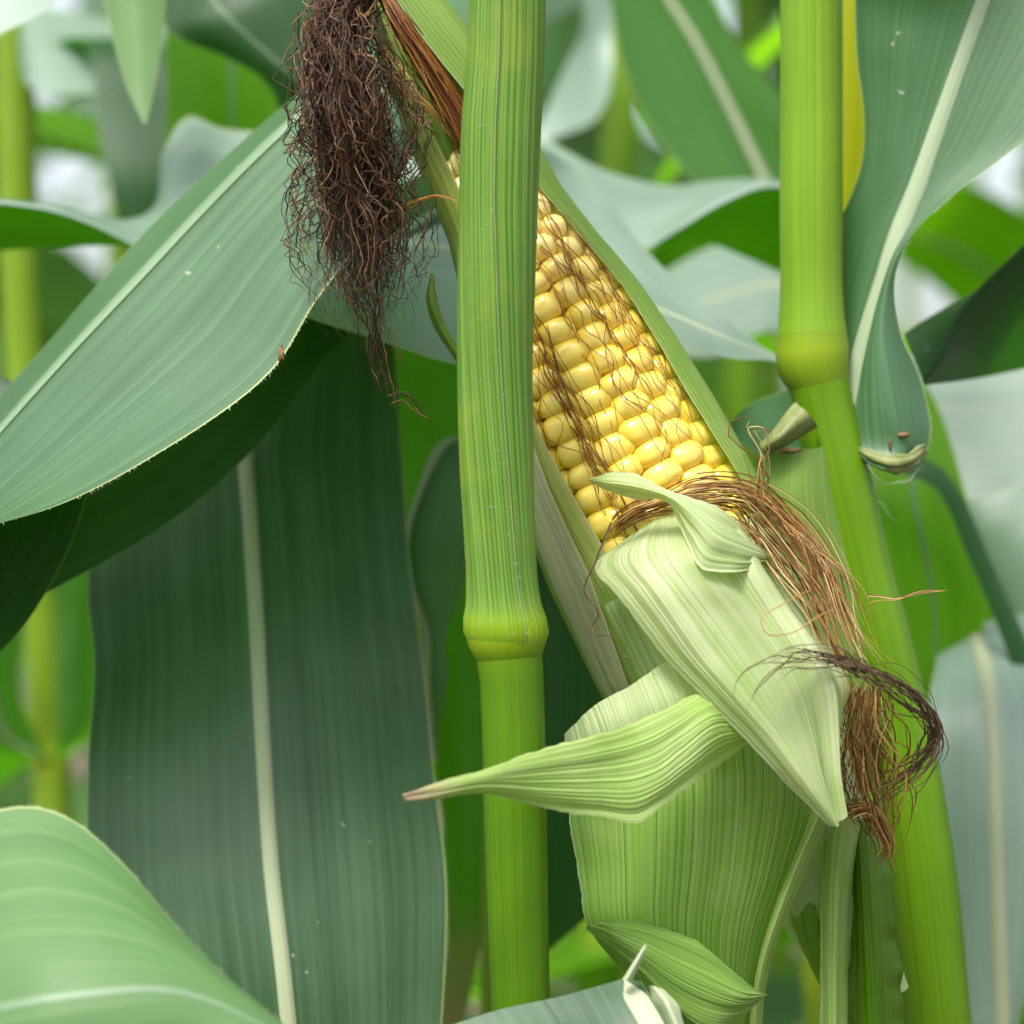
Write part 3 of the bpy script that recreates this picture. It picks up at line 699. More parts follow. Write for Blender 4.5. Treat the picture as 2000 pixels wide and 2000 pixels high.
# ------------------------------------------------------------------ silk
def strands_mesh(lines, rads, rand, mat, parent, origin, name="silk", sides=4):
    V, F, A = [], [], []
    b = 0
    for L, r, a in zip(lines, rads, rand):
        L = np.asarray(L); n = len(L)
        T = np.gradient(L, axis=0); T /= np.linalg.norm(T, axis=1, keepdims=True) + 1e-12
        up = np.array([0.31, 0.83, 0.46]); B = np.cross(T, up); B /= np.linalg.norm(B, axis=1, keepdims=True) + 1e-12
        Nn = np.cross(B, T)
        rr = r * np.clip(np.minimum(np.linspace(1.2, 0, n) * 4, 1), 0.25, 1)
        ang = np.arange(sides) * 2 * np.pi / sides
        W = L[:, None] + B[:, None] * (rr[:, None] * np.cos(ang))[:, :, None] + Nn[:, None] * (rr[:, None] * np.sin(ang))[:, :, None]
        V.append(W.reshape(-1, 3)); A.append(np.full(n * sides, a))
        i, j = np.meshgrid(np.arange(n - 1), np.arange(sides), indexing='ij'); j2 = (j + 1) % sides
        F.append((np.stack([i * sides + j, i * sides + j2, (i + 1) * sides + j2, (i + 1) * sides + j], -1) + b).reshape(-1, 4))
        b += n * sides
    F = np.concatenate(F).tolist()
    o = new_obj(name, np.concatenate(V), F, mat, parent, origin, None, {'rand': np.concatenate(A)})
    o['kind'] = 'stuff'
    return o

def bundle(guide, n, seed, curl=(0.0012, 0.0010), wl=(0.006, 0.02), start=(0, 0.1), end=(0.7, 1.0), rad=(0.00008, 0.00017), spread=1.0, wander=0.5, step=0.0016, hollow=0.0, clump=1):
    """guide: (px, py, d, half-width px, half-depth cm)"""
    r = np.random.default_rng(seed)
    C = np.array([P(g[0], g[1], g[2]) for g in guide]); W = np.array([[g[3] * PX, g[4] * 0.01] for g in guide])
    ts = np.concatenate([[0], np.cumsum(np.linalg.norm(np.diff(C, axis=0), axis=1))])
    lines, rads, ra = [], [], []
    for i in range(n):
        t0 = r.uniform(*start) * ts[-1]; t1 = r.uniform(*end) * ts[-1]
        if t1 - t0 < 0.006: continue
        m = max(6, int((t1 - t0) / step)); q = np.linspace(t0, t1, m)
        c = herm(C, ts, q); w = herm(W, ts, q)
        T = np.gradient(c, axis=0); T /= np.linalg.norm(T, axis=1, keepdims=True)
        S = np.cross(T, [0, 1.0, 0]); S /= np.linalg.norm(S, axis=1, keepdims=True) + 1e-9
        if i % clump == 0:
            ca, cr, cs, cl = r.uniform(0, 2 * np.pi), math.sqrt(r.uniform(hollow, 1)) * spread, int(r.integers(1e6)), r.uniform(*wl)
        a, rr, sd = ca, cr, cs
        jx, jy = (r.normal(0, 0.10, 2) if clump > 1 else (0.0, 0.0))
        ind = int(r.integers(1e6))
        ox = jx + rr * math.cos(a) + wander * smooth_noise(q * 45 + 7, sd)
        oy = jy + rr * math.sin(a) + wander * smooth_noise(q * 45 + 90, sd + 1)
        L = c + S * (ox * w[:, 0])[:, None]; L[:, 1] += oy * w[:, 1]
        lam = cl; am = (0.6 if clump > 1 else r.uniform(0.2, 1.0)) * curl[0]
        ramp = np.clip((q - t0) / 0.01, 0, 1)
        for ax, s2 in ((0, 2), (1, 3), (2, 4)):
            L[:, ax] += am * ramp * smooth_noise(q / lam + 11 * ax, sd + s2) * (1.3 if ax != 2 else 0.8)
            L[:, ax] += curl[1] * ramp * 0.5 * smooth_noise(q / (lam * 0.4) + 31 * ax, ind + s2 + 5)
        lines.append(L); rads.append(r.uniform(*rad)); ra.append(r.uniform(0, 1) ** 1.3)
    return lines, rads, ra
def join(*bs):
    return [sum((b[i] for b in bs), []) for i in range(3)]

# dark dried tassel hanging from the tip
g1 = [(742, -40, 0.9, 20, 0.4), (705, -12, 0.2, 34, 0.6), (664, 28, -0.6, 46, 0.9), (660, 110, -0.9, 62, 1.2), (682, 220, -0.9, 78, 1.4), (694, 330, -0.9, 80, 1.4), (700, 430, -0.9, 84, 1.3), (704, 520, -0.9, 90, 1.3), (712, 600, -0.9, 90, 1.2), (735, 690, -0.9, 50, 0.8)]
g1n = [(g[0], g[1], g[2], g[3] * 0.70, g[4]) for g in g1]
b1 = bundle(g1n, 520, 41, clump=7, step=0.0009, curl=(0.0030, 0.0013), wl=(0.004, 0.010), end=(0.45, 0.96), wander=0.5)
b1b = bundle(g1, 240, 42, clump=2, step=0.0008, curl=(0.0042, 0.0026), wl=(0.003, 0.008), start=(0.05, 0.4), end=(0.5, 0.97), spread=1.12, wander=0.6, hollow=0.7)
b1d = bundle([(g[0], g[1], g[2] + 0.2, g[3] * 0.50, g[4] * 0.7) for g in g1], 260, 47, step=0.0012, curl=(0.0016, 0.0012), wl=(0.004, 0.01), end=(0.5, 0.8), wander=0.3)
g1t = [(700, 520, -0.9, 40, 0.5), (725, 600, -0.9, 32, 0.5), (745, 690, -0.9, 16, 0.3), (762, 760, -0.9, 12, 0.3), (768, 812, -0.9, 10, 0.3)]
b1c = bundle(g1t, 26, 43, curl=(0.0030, 0.0014), wl=(0.006, 0.012), end=(0.6, 1.0))
b1e = bundle([(755, 780, -0.9, 8, 0.2), (790, 770, -0.9, 10, 0.2), (815, 800, -0.9, 8, 0.2), (840, 818, -0.9, 4, 0.1)], 5, 44, curl=(0.002, 0.001), end=(0.8, 1.0))
b1f = bundle([(690, 250, -1.2, 10, 0.2), (620, 290, -1.4, 10, 0.3), (575, 262, -1.5, 8, 0.3), (535, 250, -1.5, 4, 0.2)], 4, 45, curl=(0.002, 0.001), end=(0.7, 1.0))
b1g = bundle([(660, 100, -1.0, 20, 0.3), (610, 125, -1.3, 12, 0.3), (575, 145, -1.4, 10, 0.2), (553, 172, -1.4, 5, 0.2)], 4, 46, curl=(0.0015, 0.001), end=(0.7, 1.0))
strands_mesh(*join(b1, b1b, b1c, b1d, b1e, b1f, b1g), M_SILK_DARK, ear, o2)
# loose strands across to the stalk
b1h = bundle([(740, 455, -1.2, 20, 0.3), (800, 405, -1.6, 10, 0.2), (860, 385, -2.0, 8, 0.2), (905, 398, -2.2, 5, 0.2)], 3, 48, curl=(0.001, 0.0006), end=(0.95, 1.0))
b1i = bundle([(740, 80, 0.0, 14, 0.2), (780, 160, -0.2, 16, 0.2), (840, 230, -0.3, 16, 0.2), (895, 300, -0.4, 16, 0.2)], 12, 49, curl=(0.0022, 0.001), end=(0.5, 1.0))
# red-brown bundle inside the open tip
g2 = [(740, -30, 0.9, 14, 0.3), (778, 40, 0.5, 18, 0.4), (828, 120, 0.4, 22, 0.5), (884, 210, 0.3, 26, 0.5), (938, 300, 0.2, 30, 0.5), (1000, 375, 0.2, 34, 0.4), (1045, 430, 0.1, 20, 0.3)]
b2 = bundle(g2, 190, 51, curl=(0.0007, 0.0003), wl=(0.012, 0.03), end=(0.55, 0.93), wander=0.3)
b2b = bundle(g2, 40, 52, curl=(0.0022, 0.0008), wl=(0.008, 0.02), spread=1.3, end=(0.3, 0.9))
g2s = [(745, -30, 1.2, 14, 0.2), (790, 60, 1.0, 10, 0.2), (830, 150, 0.9, 14, 0.3), (880, 240, 0.9, 20, 0.3), (940, 320, 0.8, 22, 0.3)]
# strands lying on the kernels
def on_ear(n, seed, gaps, y0, y1, jit=4.0, lift=(1, 10), wob=3.0, ln=(0.4, 1.0), rad=(0.00007, 0.00013), drift=9):
    r = np.random.default_rng(seed); lines, rads, ra = [], [], []
    for i in range(n):
        th = gaps[int(r.integers(len(gaps)))] + r.normal(0, jit)
        a = y0 + r.uniform(0, 0.25) * (y1 - y0); b = a + r.uniform(*ln) * (y1 - a)
        m = int((b - a) / 9) + 4; q = np.linspace(a, b, m); sd = int(r.integers(1e6))
        t2 = th + 2.0 * wob * smooth_noise(q / 80, sd) + wob * 0.7 * smooth_noise(q / 32, sd + 1) + r.normal(0, drift) * (q - a) / 500
        lf = r.uniform(*lift) + 4 * smooth_noise(q / 70, sd + 2)
        gap = np.abs(((t2 + 5.5) / 22.5) % 1 - 0.5) * 2        # 1 over a kernel's crown, 0 over a groove... inverted below
        L = np.array([E(y, math.radians(t), RK(y) + l - 7 * (1 - g)) for y, t, l, g in zip(q, t2, lf, gap)])
        lines.append(L); rads.append(r.uniform(*rad)); ra.append(r.uniform(0, 0.9))
    return lines, rads, ra
GAPS = [-39, -16.7, 5.7, 28.2, 50.7]
b3 = on_ear(12, 61, GAPS, 380, 1150, jit=3.5, ln=(0.35, 0.9))
b3b = on_ear(7, 62, [46, 50, 54, 38, 30], 380, 1050, jit=3.5, ln=(0.4, 1.0), wob=2.5)
b3c = on_ear(18, 63, [-17, -18, -15, -20], 560, 1180, jit=2.0, ln=(0.5, 1.0), wob=2.0, rad=(0.00007, 0.00013))
b3d = on_ear(9, 64, [-10, 5, 20, 30, 38], 370, 760, jit=8, ln=(0.4, 1.0), wob=5, lift=(4, 14))
b3e = on_ear(14, 65, GAPS, 500, 1100, jit=9, ln=(0.3, 0.8), wob=5, lift=(6, 18), drift=14)
strands_mesh(*join(b1h, b1i, b2, b2b, b3, b3b, b3c, b3d, b3e), M_SILK_RED, ear, o2)
# bundle pulled down with the peeled husk
g4 = [(1185, 1050, -0.8, 14, 0.2), (1225, 1010, -1.2, 16, 0.2), (1290, 985, -1.5, 20, 0.3), (1370, 962, -1.6, 26, 0.3), (1450, 968, -1.6, 30, 0.3), (1530, 1035, -1.6, 36, 0.4), (1590, 1120, -1.9, 40, 0.5), (1635, 1215, -2.2, 38, 0.5), (1675, 1300, -2.4, 36, 0.6), (1700, 1380, -2.4, 40, 0.7)]
b4 = bundle(g4, 78, 71, clump=3, curl=(0.0016, 0.0006), wl=(0.01, 0.03), start=(0.25, 0.5), end=(0.7, 1.0), wander=0.8, spread=1.2)
b4b = bundle(g4, 60, 72, curl=(0.0030, 0.0012), wl=(0.008, 0.018), start=(0.2, 0.7), end=(0.5, 1.0), spread=1.35)
b4c = bundle(g4[:6], 50, 73, curl=(0.0012, 0.0005), start=(0, 0.3), end=(0.4, 1.0))
g5 = [(1690, 1330, -2.3, 34, 0.6), (1680, 1420, -2.2, 48, 0.7), (1685, 1500, -2.0, 56, 0.7), (1700, 1580, -1.8, 48, 0.6), (1715, 1640, -1.6, 36, 0.5), (1725, 1690, -1.5, 24, 0.4)]
b5 = bundle(g5, 100, 74, curl=(0.0042, 0.0013), wl=(0.007, 0.016), end=(0.5, 1.0), wander=0.7)
g8 = [(1650, 1590, -2.0, 18, 0.4), (1690, 1580, -2.0, 14, 0.4), (1722, 1620, -1.9, 14, 0.3), (1735, 1665, -1.8, 12, 0.3), (1712, 1690, -1.8, 8, 0.3)]
b8 = bundle(g8, 46, 77, curl=(0.0008, 0.0004), end=(0.7, 1.0))
b9 = bundle([(1690, 1160, -2.2, 16, 0.4), (1720, 1165, -2.3, 6, 0.2), (1745, 1170, -2.3, 4, 0.2), (1790, 1158, -2.4, 2, 0.1), (1850, 1152, -2.4, 2, 0.1)], 3, 78, curl=(0.0006, 0.0004), end=(0.85, 1.0))
b10 = bundle([(1480, 1010, -1.6, 6, 0.2), (1490, 900, -1.4, 16, 0.3), (1470, 830, -1.2, 16, 0.3), (1500, 830, -1.2, 14, 0.2), (1500, 880, -1.2, 10, 0.2)], 9, 79, curl=(0.0034, 0.0014), wl=(0.005, 0.012), end=(0.4, 1.0), wander=1.3)
b11 = bundle([(1600, 1140, -3.0, 6, 0.1), (1530, 1175, -4.0, 2, 0.1), (1488, 1212, -4.3, 2, 0.1), (1500, 1240, -4.3, 2, 0.1), (1550, 1240, -4.2, 2, 0.1), (1600, 1208, -4.0, 2, 0.1), (1645, 1196, -3.4, 2, 0.1), (1670, 1270, -2.9, 3, 0.1)], 1, 80, curl=(0.0005, 0.0002), end=(0.95, 1.0))
strands_mesh(*join(b4, b4b, b4c, b5, b8, b9, b10, b11), M_SILK_TAN, ear, o2)
# dark twisted tuft
g6 = [(1560, 1275, -3.9, 34, 0.3), (1620, 1285, -3.6, 26, 0.3), (1690, 1308, -3.2, 18, 0.3), (1760, 1345, -2.9, 17, 0.3), (1810, 1395, -2.6, 17, 0.3), (1822, 1445, -2.4, 16, 0.3), (1795, 1495, -2.3, 15, 0.3), (1730, 1545, -2.2, 16, 0.3), (1670, 1575, -2.1, 20, 0.3)]
b6 = bundle(g6, 15, 75, clump=3, curl=(0.0030, 0.0014), wl=(0.008, 0.02), start=(0.0, 0.25), end=(0.75, 1.0), wander=0.4)
b6b = bundle(g6, 30, 76, curl=(0.0042, 0.0018), wl=(0.008, 0.016), start=(0.1, 0.7), end=(0.5, 1.0), spread=1.5)
b6c = bundle([(1690, 1308, -3.2, 16, 0.2), (1610, 1285, -3.8, 20, 0.2), (1540, 1290, -4.3, 24, 0.2), (1480, 1330, -4.6, 26, 0.2), (1440, 1390, -4.6, 30, 0.2)], 14, 81, curl=(0.003, 0.0012), wl=(0.008, 0.014), end=(0.5, 1.0))
b6d = bundle([(1195, 1020, -1.6, 2, 0.1), (1160, 1110, -1.9, 2, 0.1), (1140, 1150, -2.0, 2, 0.1), (1172, 1205, -2.1, 2, 0.1), (1155, 1235, -2.1, 2, 0.1), (1195, 1245, -2.3, 2, 0.1), (1215, 1280, -2.3, 2, 0.1), (1245, 1287, -2.4, 2, 0.1)], 2, 82, curl=(0.0004, 0.0003), start=(0, 0.02), end=(0.98, 1.0))
strands_mesh(*join(b6, b6b, b6c, b6d), M_SILK_GREY, ear, o2)

# ------------------------------------------------------------------ right plant: blade beside the stalk, collar, blades behind
leaf(C2, [[(1664, 884, 3.3), (1680, 895, 2.7), (1700, 906, 2.2), (1728, 917, 2.0), (1748, 921, 2.4)],
          [(1630, 850, 3.6), (1645, 860, 3.2), (1662, 870, 2.8), (1750, 884, 2.3), (1801, 892, 2.7)],
          [(1600, 780, 3.8), (1630, 790, 3.4), (1655, 800, 3.0), (1745, 815, 2.3), (1820, 828, 2.9)],
          [(1590, 720, 3.8), (1630, 735, 3.4), (1662, 748, 3.0), (1735, 745, 2.4), (1803, 748, 3.1)],
          [(1590, 600, 4.0), (1650, 640, 3.5), (1690, 640, 3.0), (1722, 645, 2.6), (1757, 646, 2.9)],
          [(1600, 500, 4.0), (1670, 540, 3.5), (1722, 545, 3.0), (1735, 540, 2.8), (1746, 535, 2.9)],
          [(1640, 430, 3.8), (1700, 440, 3.4), (1750, 462, 3.0), (1762, 470, 2.9), (1775, 466, 2.9)],
          [(1678, 340, 3.6), (1740, 350, 3.2), (1790, 365, 3.0), (1815, 390, 2.9), (1850, 395, 2.7)],
          [(1687, 240, 3.4), (1760, 240, 3.1), (1835, 240, 3.0), (1890, 300, 2.8), (1950, 318, 2.5)],
          [(1673, 110, 3.2), (1780, 110, 3.0), (1880, 115, 3.0), (1960, 170, 2.7), (2040, 240, 2.3)],
          [(1669, 0, 3.0), (1800, -10, 2.9), (1922, 0, 3.0), (2020, 60, 2.7), (2120, 160, 2.2)],
          [(1690, -200, 2.0), (1850, -200, 1.4), (2000, -190, 3.0), (2120, -120, 2.7), (2240, 0, 2.2)],
          [(1900, -700, 0), (2010, -690, 0), (2120, -680, 1), (2220, -620, 1), (2330, -560, 1)],
          [(2300, -1300, -2), (2360, -1300, -2), (2420, -1300, -2), (2480, -1280, -2), (2540, -1260, -2)]],
     M_BLADE, nv=110, nu=44, sharp=2, mid=0.5, mw=0.0022, mh=0.2, taper=0.2, rmat=M_SOFTRIB, rip=(0.0008, 45), seed=101, hairs=[('R', 420, 0.0016), ('L', 160, 0.0014)])
leaf(C2, [[(1668, 868, 2.7), (1672, 880, 2.6), (1678, 893, 2.9)], [(1700, 880, 2.3), (1706, 896, 2.1), (1712, 913, 2.3)], [(1738, 886, 2.05), (1742, 905, 1.9), (1748, 925, 2.1)], [(1776, 884, 2.15), (1782, 899, 2.05), (1786, 912, 2.4)], [(1806, 868, 2.5), (1809, 876, 2.5), (1811, 884, 2.7)]], M_COLLAR, name="leaf_collar", nv=40, nu=14, seed=9, crink=0.0004, rag=0.0005)
# scars on the blade's foot, fluff under it
def lump(name, px, py, d, rx, rz, mat, pl, seed):
    r = np.random.default_rng(seed); c = P(px, py, d); V = []
    for i in range(7):
        ph = math.pi * i / 6
        for j in range(10):
            t = 2 * math.pi * j / 10; k = 1 + r.uniform(-0.5, 0.5)
            V.append(c + np.array([rx * math.sin(ph) * math.cos(t) * k, 0.00025 * math.cos(ph), rz * math.sin(ph) * math.sin(t) * k]))
    return new_obj(name, V, grid_faces(7, 10, True), mat, pl['e'], pl['o'])
for (x, y, a, b) in ((1766, 850, 0.0013, 0.0005), (1738, 868, 0.0003, 0.0013)):
    lump("scar", x, y, 2.28, a, b, M_SCAR, C2, x)
bw = bundle([(1690, 895, 2.4, 10, 0.3), (1715, 920, 2.4, 18, 0.3), (1760, 925, 2.2, 30, 0.3), (1800, 895, 2.4, 10, 0.3)], 26, 91, curl=(0.0022, 0.0014), wl=(0.003, 0.006), step=0.0006, start=(0, 0.85), end=(0.2, 1.0), rad=(0.00005, 0.00009))
bw2 = bundle([(1712, 915, 2.6, 14, 0.3), (1706, 960, 2.6, 10, 0.3), (1720, 1000, 2.6, 12, 0.3), (1742, 1020, 2.6, 4, 0.2)], 14, 92, curl=(0.0030, 0.0014), wl=(0.003, 0.008), step=0.0006, start=(0, 0.6), end=(0.3, 1.0), rad=(0.00005, 0.00009))
strands_mesh(*join(bw, bw2), M_WEB, C2['e'], o2, name="sheath_fluff")
# collar of a blade behind the stalk and that blade's sheath
leaf(C2, [[(1483, 868, 2.2), (1490, 878, 1.8), (1500, 890, 2.2)], [(1505, 845, 2.1), (1515, 860, 1.5), (1528, 878, 2.1)], [(1530, 812, 2.1), (1545, 832, 1.5), (1562, 858, 2.1)], [(1552, 785, 2.3), (1575, 805, 1.8), (1600, 835, 2.3)]], M_COLLAR, name="leaf_collar", nv=24, nu=14, seed=6, crink=0.0004)
lump("scar", 1542, 880, 1.75, 0.0024, 0.0005, M_SCAR, C2, 66)
leaf(C2, [[(1500, 884, 2.3), (1560, 878, 2.0), (1640, 870, 2.6)], [(1492, 960, 2.2), (1560, 960, 1.8), (1650, 960, 2.6)], [(1500, 1060, 2.2), (1570, 1060, 1.8), (1670, 1060, 2.6)], [(1540, 1220, 2.2), (1620, 1220, 1.9), (1700, 1220, 2.6)], [(1600, 1450, 2.2), (1660, 1450, 1.9), (1740, 1450, 2.6)]],
     M_HUSK, name="leaf_sheath", nv=40, nu=18, seed=7)
leaf(C2, [[(1590, 740, 4.5), (1600, 830, 5.0), (1600, 930, 5.0)], [(1530, 764, 6.0), (1540, 840, 5.6), (1550, 915, 5.4)], [(1465, 790, 6.8), (1480, 845, 6.2), (1500, 898, 5.8)], [(1432, 820, 7.2), (1440, 845, 7.0), (1455, 872, 6.6)], [(1410, 850, 7.4), (1412, 855, 7.4), (1416, 860, 7.4)]], M_BLADE, seed=102)

# ------------------------------------------------------------------ plant hidden behind the centre stalk: the broad blades on the left
C3 = make_plant(985, 12.5, "corn plant behind the jointed stalk with broad drooping blue-green blades", rw=0.0065, seed=1)
leaf(C3, [[(960, -150, 12.4), (970, -140, 12.3), (980, -130, 12.3)], [(790, 10, 9), (810, 40, 7), (960, 150, 5)], [(596, 167, 6), (618, 188, 3.6), (775, 345, 0.8)], [(470, 274, 5.6), (500, 296, 3.2), (695, 480, -0.2)], [(365, 374, 5.4), (398, 399, 3.0), (616, 585, -0.8)], [(225, 522, 5.2), (260, 546, 2.6), (536, 716, -1.2)],
          [(92, 674, 5.0), (123, 693, 2.2), (404, 829, -1.6)], [(-30, 806, 4.8), (0, 832, 1.8), (270, 912, -1.8)], [(-165, 955, 4.4), (-130, 985, 1.4), (115, 984, -2.0)], [(-330, 1150, 4), (-300, 1180, 1), (-90, 1050, -2)], [(-560, 1420, 3), (-540, 1440, 1), (-400, 1300, -1)], [(-720, 1640, 2), (-718, 1642, 1.6), (-710, 1640, 1.4)]],
     M_BLADE, nv=90, nu=34, sharp=1, mid=0.5, mw=0.0026, mh=0.22, rmat=M_RIBG, taper=0.2, rip=(0.0006, 30), seed=103, hairs=[('R', 420, 0.0011), ('L', 60, 0.0008)])
leaf(C3, [[(975, 300, 12), (975, 330, 12), (975, 360, 12)], [(720, 380, 8.5), (760, 470, 8.6), (830, 600, 8.6)], [(540, 480, 6.4), (590, 550, 6.6), (667, 669, 7.0)], [(400, 640, 5.4), (445, 730, 5.4), (507, 868, 5.6)], [(240, 800, 4.6), (285, 890, 4.6), (326, 1024, 4.8)], [(60, 930, 4.2), (95, 1010, 4.2), (98, 1154, 4.4)], [(-130, 1040, 3.6), (-110, 1100, 3.6), (-120, 1260, 4.0)], [(-400, 1200, 3), (-390, 1230, 3), (-380, 1260, 3)]],
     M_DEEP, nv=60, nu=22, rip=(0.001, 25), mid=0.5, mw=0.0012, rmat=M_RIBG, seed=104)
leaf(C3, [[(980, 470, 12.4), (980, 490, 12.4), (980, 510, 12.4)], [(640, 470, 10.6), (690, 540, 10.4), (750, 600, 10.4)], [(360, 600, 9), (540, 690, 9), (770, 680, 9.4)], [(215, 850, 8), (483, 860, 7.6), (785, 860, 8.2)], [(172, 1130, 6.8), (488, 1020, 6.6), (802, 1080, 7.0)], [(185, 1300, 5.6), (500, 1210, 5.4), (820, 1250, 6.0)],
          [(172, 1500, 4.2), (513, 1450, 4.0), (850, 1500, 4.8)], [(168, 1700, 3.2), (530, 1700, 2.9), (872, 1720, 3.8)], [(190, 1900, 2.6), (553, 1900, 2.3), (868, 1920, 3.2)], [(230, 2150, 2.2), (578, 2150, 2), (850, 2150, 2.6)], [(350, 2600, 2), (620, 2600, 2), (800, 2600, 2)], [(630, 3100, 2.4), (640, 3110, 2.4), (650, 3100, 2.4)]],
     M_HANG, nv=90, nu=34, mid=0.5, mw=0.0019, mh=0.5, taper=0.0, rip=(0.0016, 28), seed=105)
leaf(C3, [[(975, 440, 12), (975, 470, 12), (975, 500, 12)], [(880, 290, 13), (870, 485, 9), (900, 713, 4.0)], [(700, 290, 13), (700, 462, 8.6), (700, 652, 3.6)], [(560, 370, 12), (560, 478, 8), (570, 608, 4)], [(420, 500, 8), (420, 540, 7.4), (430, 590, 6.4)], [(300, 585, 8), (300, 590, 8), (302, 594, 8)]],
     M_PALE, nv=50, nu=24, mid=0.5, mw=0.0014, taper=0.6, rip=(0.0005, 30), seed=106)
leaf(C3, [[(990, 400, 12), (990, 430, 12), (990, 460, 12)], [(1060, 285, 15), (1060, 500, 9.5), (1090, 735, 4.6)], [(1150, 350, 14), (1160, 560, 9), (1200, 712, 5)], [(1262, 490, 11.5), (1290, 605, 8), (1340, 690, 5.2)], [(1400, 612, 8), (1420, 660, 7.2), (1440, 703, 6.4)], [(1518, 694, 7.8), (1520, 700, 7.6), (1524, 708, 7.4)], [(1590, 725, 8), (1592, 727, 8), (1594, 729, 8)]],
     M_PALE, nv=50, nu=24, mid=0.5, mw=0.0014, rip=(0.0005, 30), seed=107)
leaf(C3, [[(985, 900, 12.4), (990, 900, 12.4), (995, 900, 12.4)], [(980, 1080, 11), (1090, 1060, 10.6), (1230, 1040, 11)], [(960, 1300, 10.6), (1120, 1300, 10), (1340, 1250, 10.8)], [(970, 1520, 10.4), (1110, 1500, 9.8), (1330, 1460, 10.6)], [(990, 1800, 10.4), (1085, 1735, 10), (1260, 1630, 10.6)], [(1020, 1900, 10.6), (1080, 1850, 10.4), (1180, 1760, 10.8)]],
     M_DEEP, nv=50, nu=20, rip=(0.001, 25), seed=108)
leaf(C3, [[(975, 560, 12.4), (985, 560, 12.4), (995, 560, 12.4)], [(740, 640, 14), (830, 640, 14), (930, 640, 14)], [(765, 820, 14), (850, 820, 14.4), (950, 820, 14)], [(790, 1000, 14), (880, 1000, 14.4), (980, 1000, 14)], [(818, 1250, 13.6), (900, 1250, 14), (1000, 1250, 13.6)], [(850, 1500, 13.2), (910, 1500, 13.4), (985, 1500, 13.2)], [(872, 1700, 13), (915, 1700, 13), (962, 1700, 13)], [(872, 1850, 12.8), (905, 1850, 12.8), (938, 1850, 12.8)], [(838, 2060, 12.6), (862, 2060, 12.6), (892, 2060, 12.6)]],
     M_TIPDRY, nv=50, nu=16, rip=(0.0012, 30), seed=109)
leaf(C3, [[(985, 900, 12.4), (990, 905, 12.4), (992, 910, 12.4)], [(858, 866, 11), (885, 862, 11), (925, 870, 11)], [(815, 960, 10.4), (836, 962, 10.2), (925, 960, 10.8)], [(790, 1060, 10.2), (812, 1068, 10), (925, 1060, 10.6)], [(803, 1150, 10.2), (820, 1150, 10), (905, 1150, 10.6)], [(824, 1230, 10.3), (842, 1230, 10.2), (873, 1230, 10.4)], [(826, 1340, 10.3), (845, 1340, 10.2), (872, 1340, 10.4)], [(838, 1425, 10.4), (846, 1425, 10.4), (856, 1430, 10.4)], [(848, 1490, 10.4), (850, 1490, 10.4), (852, 1490, 10.4)]],
     M_BLADE, nv=46, nu=16, mid=0.25, mw=0.0016, taper=0.6, seed=110)
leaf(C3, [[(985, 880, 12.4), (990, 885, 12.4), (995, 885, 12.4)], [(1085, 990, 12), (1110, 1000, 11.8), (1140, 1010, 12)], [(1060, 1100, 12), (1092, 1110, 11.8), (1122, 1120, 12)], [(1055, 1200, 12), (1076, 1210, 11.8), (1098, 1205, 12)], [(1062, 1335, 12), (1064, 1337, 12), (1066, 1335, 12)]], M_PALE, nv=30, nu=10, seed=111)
# small dry scar on the big blade's edge
lump("scar", 549, 690, -1.25, 0.0006, 0.0018, M_SCAR, C3, 5)

# ------------------------------------------------------------------ centre plant: bent-over blade below the ear, cracked at its midrib
leaf(C1, [[(720, 2060, -4.5), (870, 2006, -4.5), (975, 1972, -4.5), (1090, 1947, -4.5), (1185, 1921, -4.5), (1220, 1912, -4.5), (1252, 1917, -4.4)],
          [(760, 2110, -4.9), (905, 2045, -4.9), (1005, 2010, -4.9), (1115, 1985, -4.9), (1205, 1955, -4.9), (1243, 1948, -4.9), (1270, 1945, -4.8)],
          [(830, 2240, -5.8), (965, 2160, -6.2), (1065, 2130, -6.2), (1170, 2100, -6.1), (1260, 2070, -5.8), (1300, 2055, -5.8), (1330, 2045, -5.4)],
          [(1010, 2700, -5.5), (1110, 2650, -5.8), (1180, 2620, -5.8), (1260, 2600, -5.6), (1330, 2580, -5.2), (1370, 2570, -5), (1410, 2560, -4.8)]],
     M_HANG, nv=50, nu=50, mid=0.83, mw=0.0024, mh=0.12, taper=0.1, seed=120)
# torn shred and pith of the cracked midrib
leaf(C1, [[(1214, 1915, -4.9), (1224, 1912, -5.1), (1234, 1916, -4.9)], [(1236, 1880, -4.8), (1243, 1878, -5.0), (1250, 1884, -4.8)], [(1258, 1846, -4.7), (1261, 1845, -4.7), (1264, 1850, -4.7)]], M_RIB, name="torn_midrib", nv=12, nu=6, seed=121)
leaf(C1, [[(1262, 1928, -4.6), (1275, 1925, -4.9), (1290, 1935, -4.6)], [(1280, 1955, -4.8), (1294, 1945, -5.2), (1306, 1948, -4.8)], [(1302, 2000, -5.0), (1318, 1995, -5.4), (1332, 1995, -5.0)], [(1330, 2070, -5.2), (1346, 2065, -5.5), (1360, 2065, -5.2)]], M_RIB, name="torn_midrib", nv=20, nu=10, seed=122, rip=(0.0008, 300))

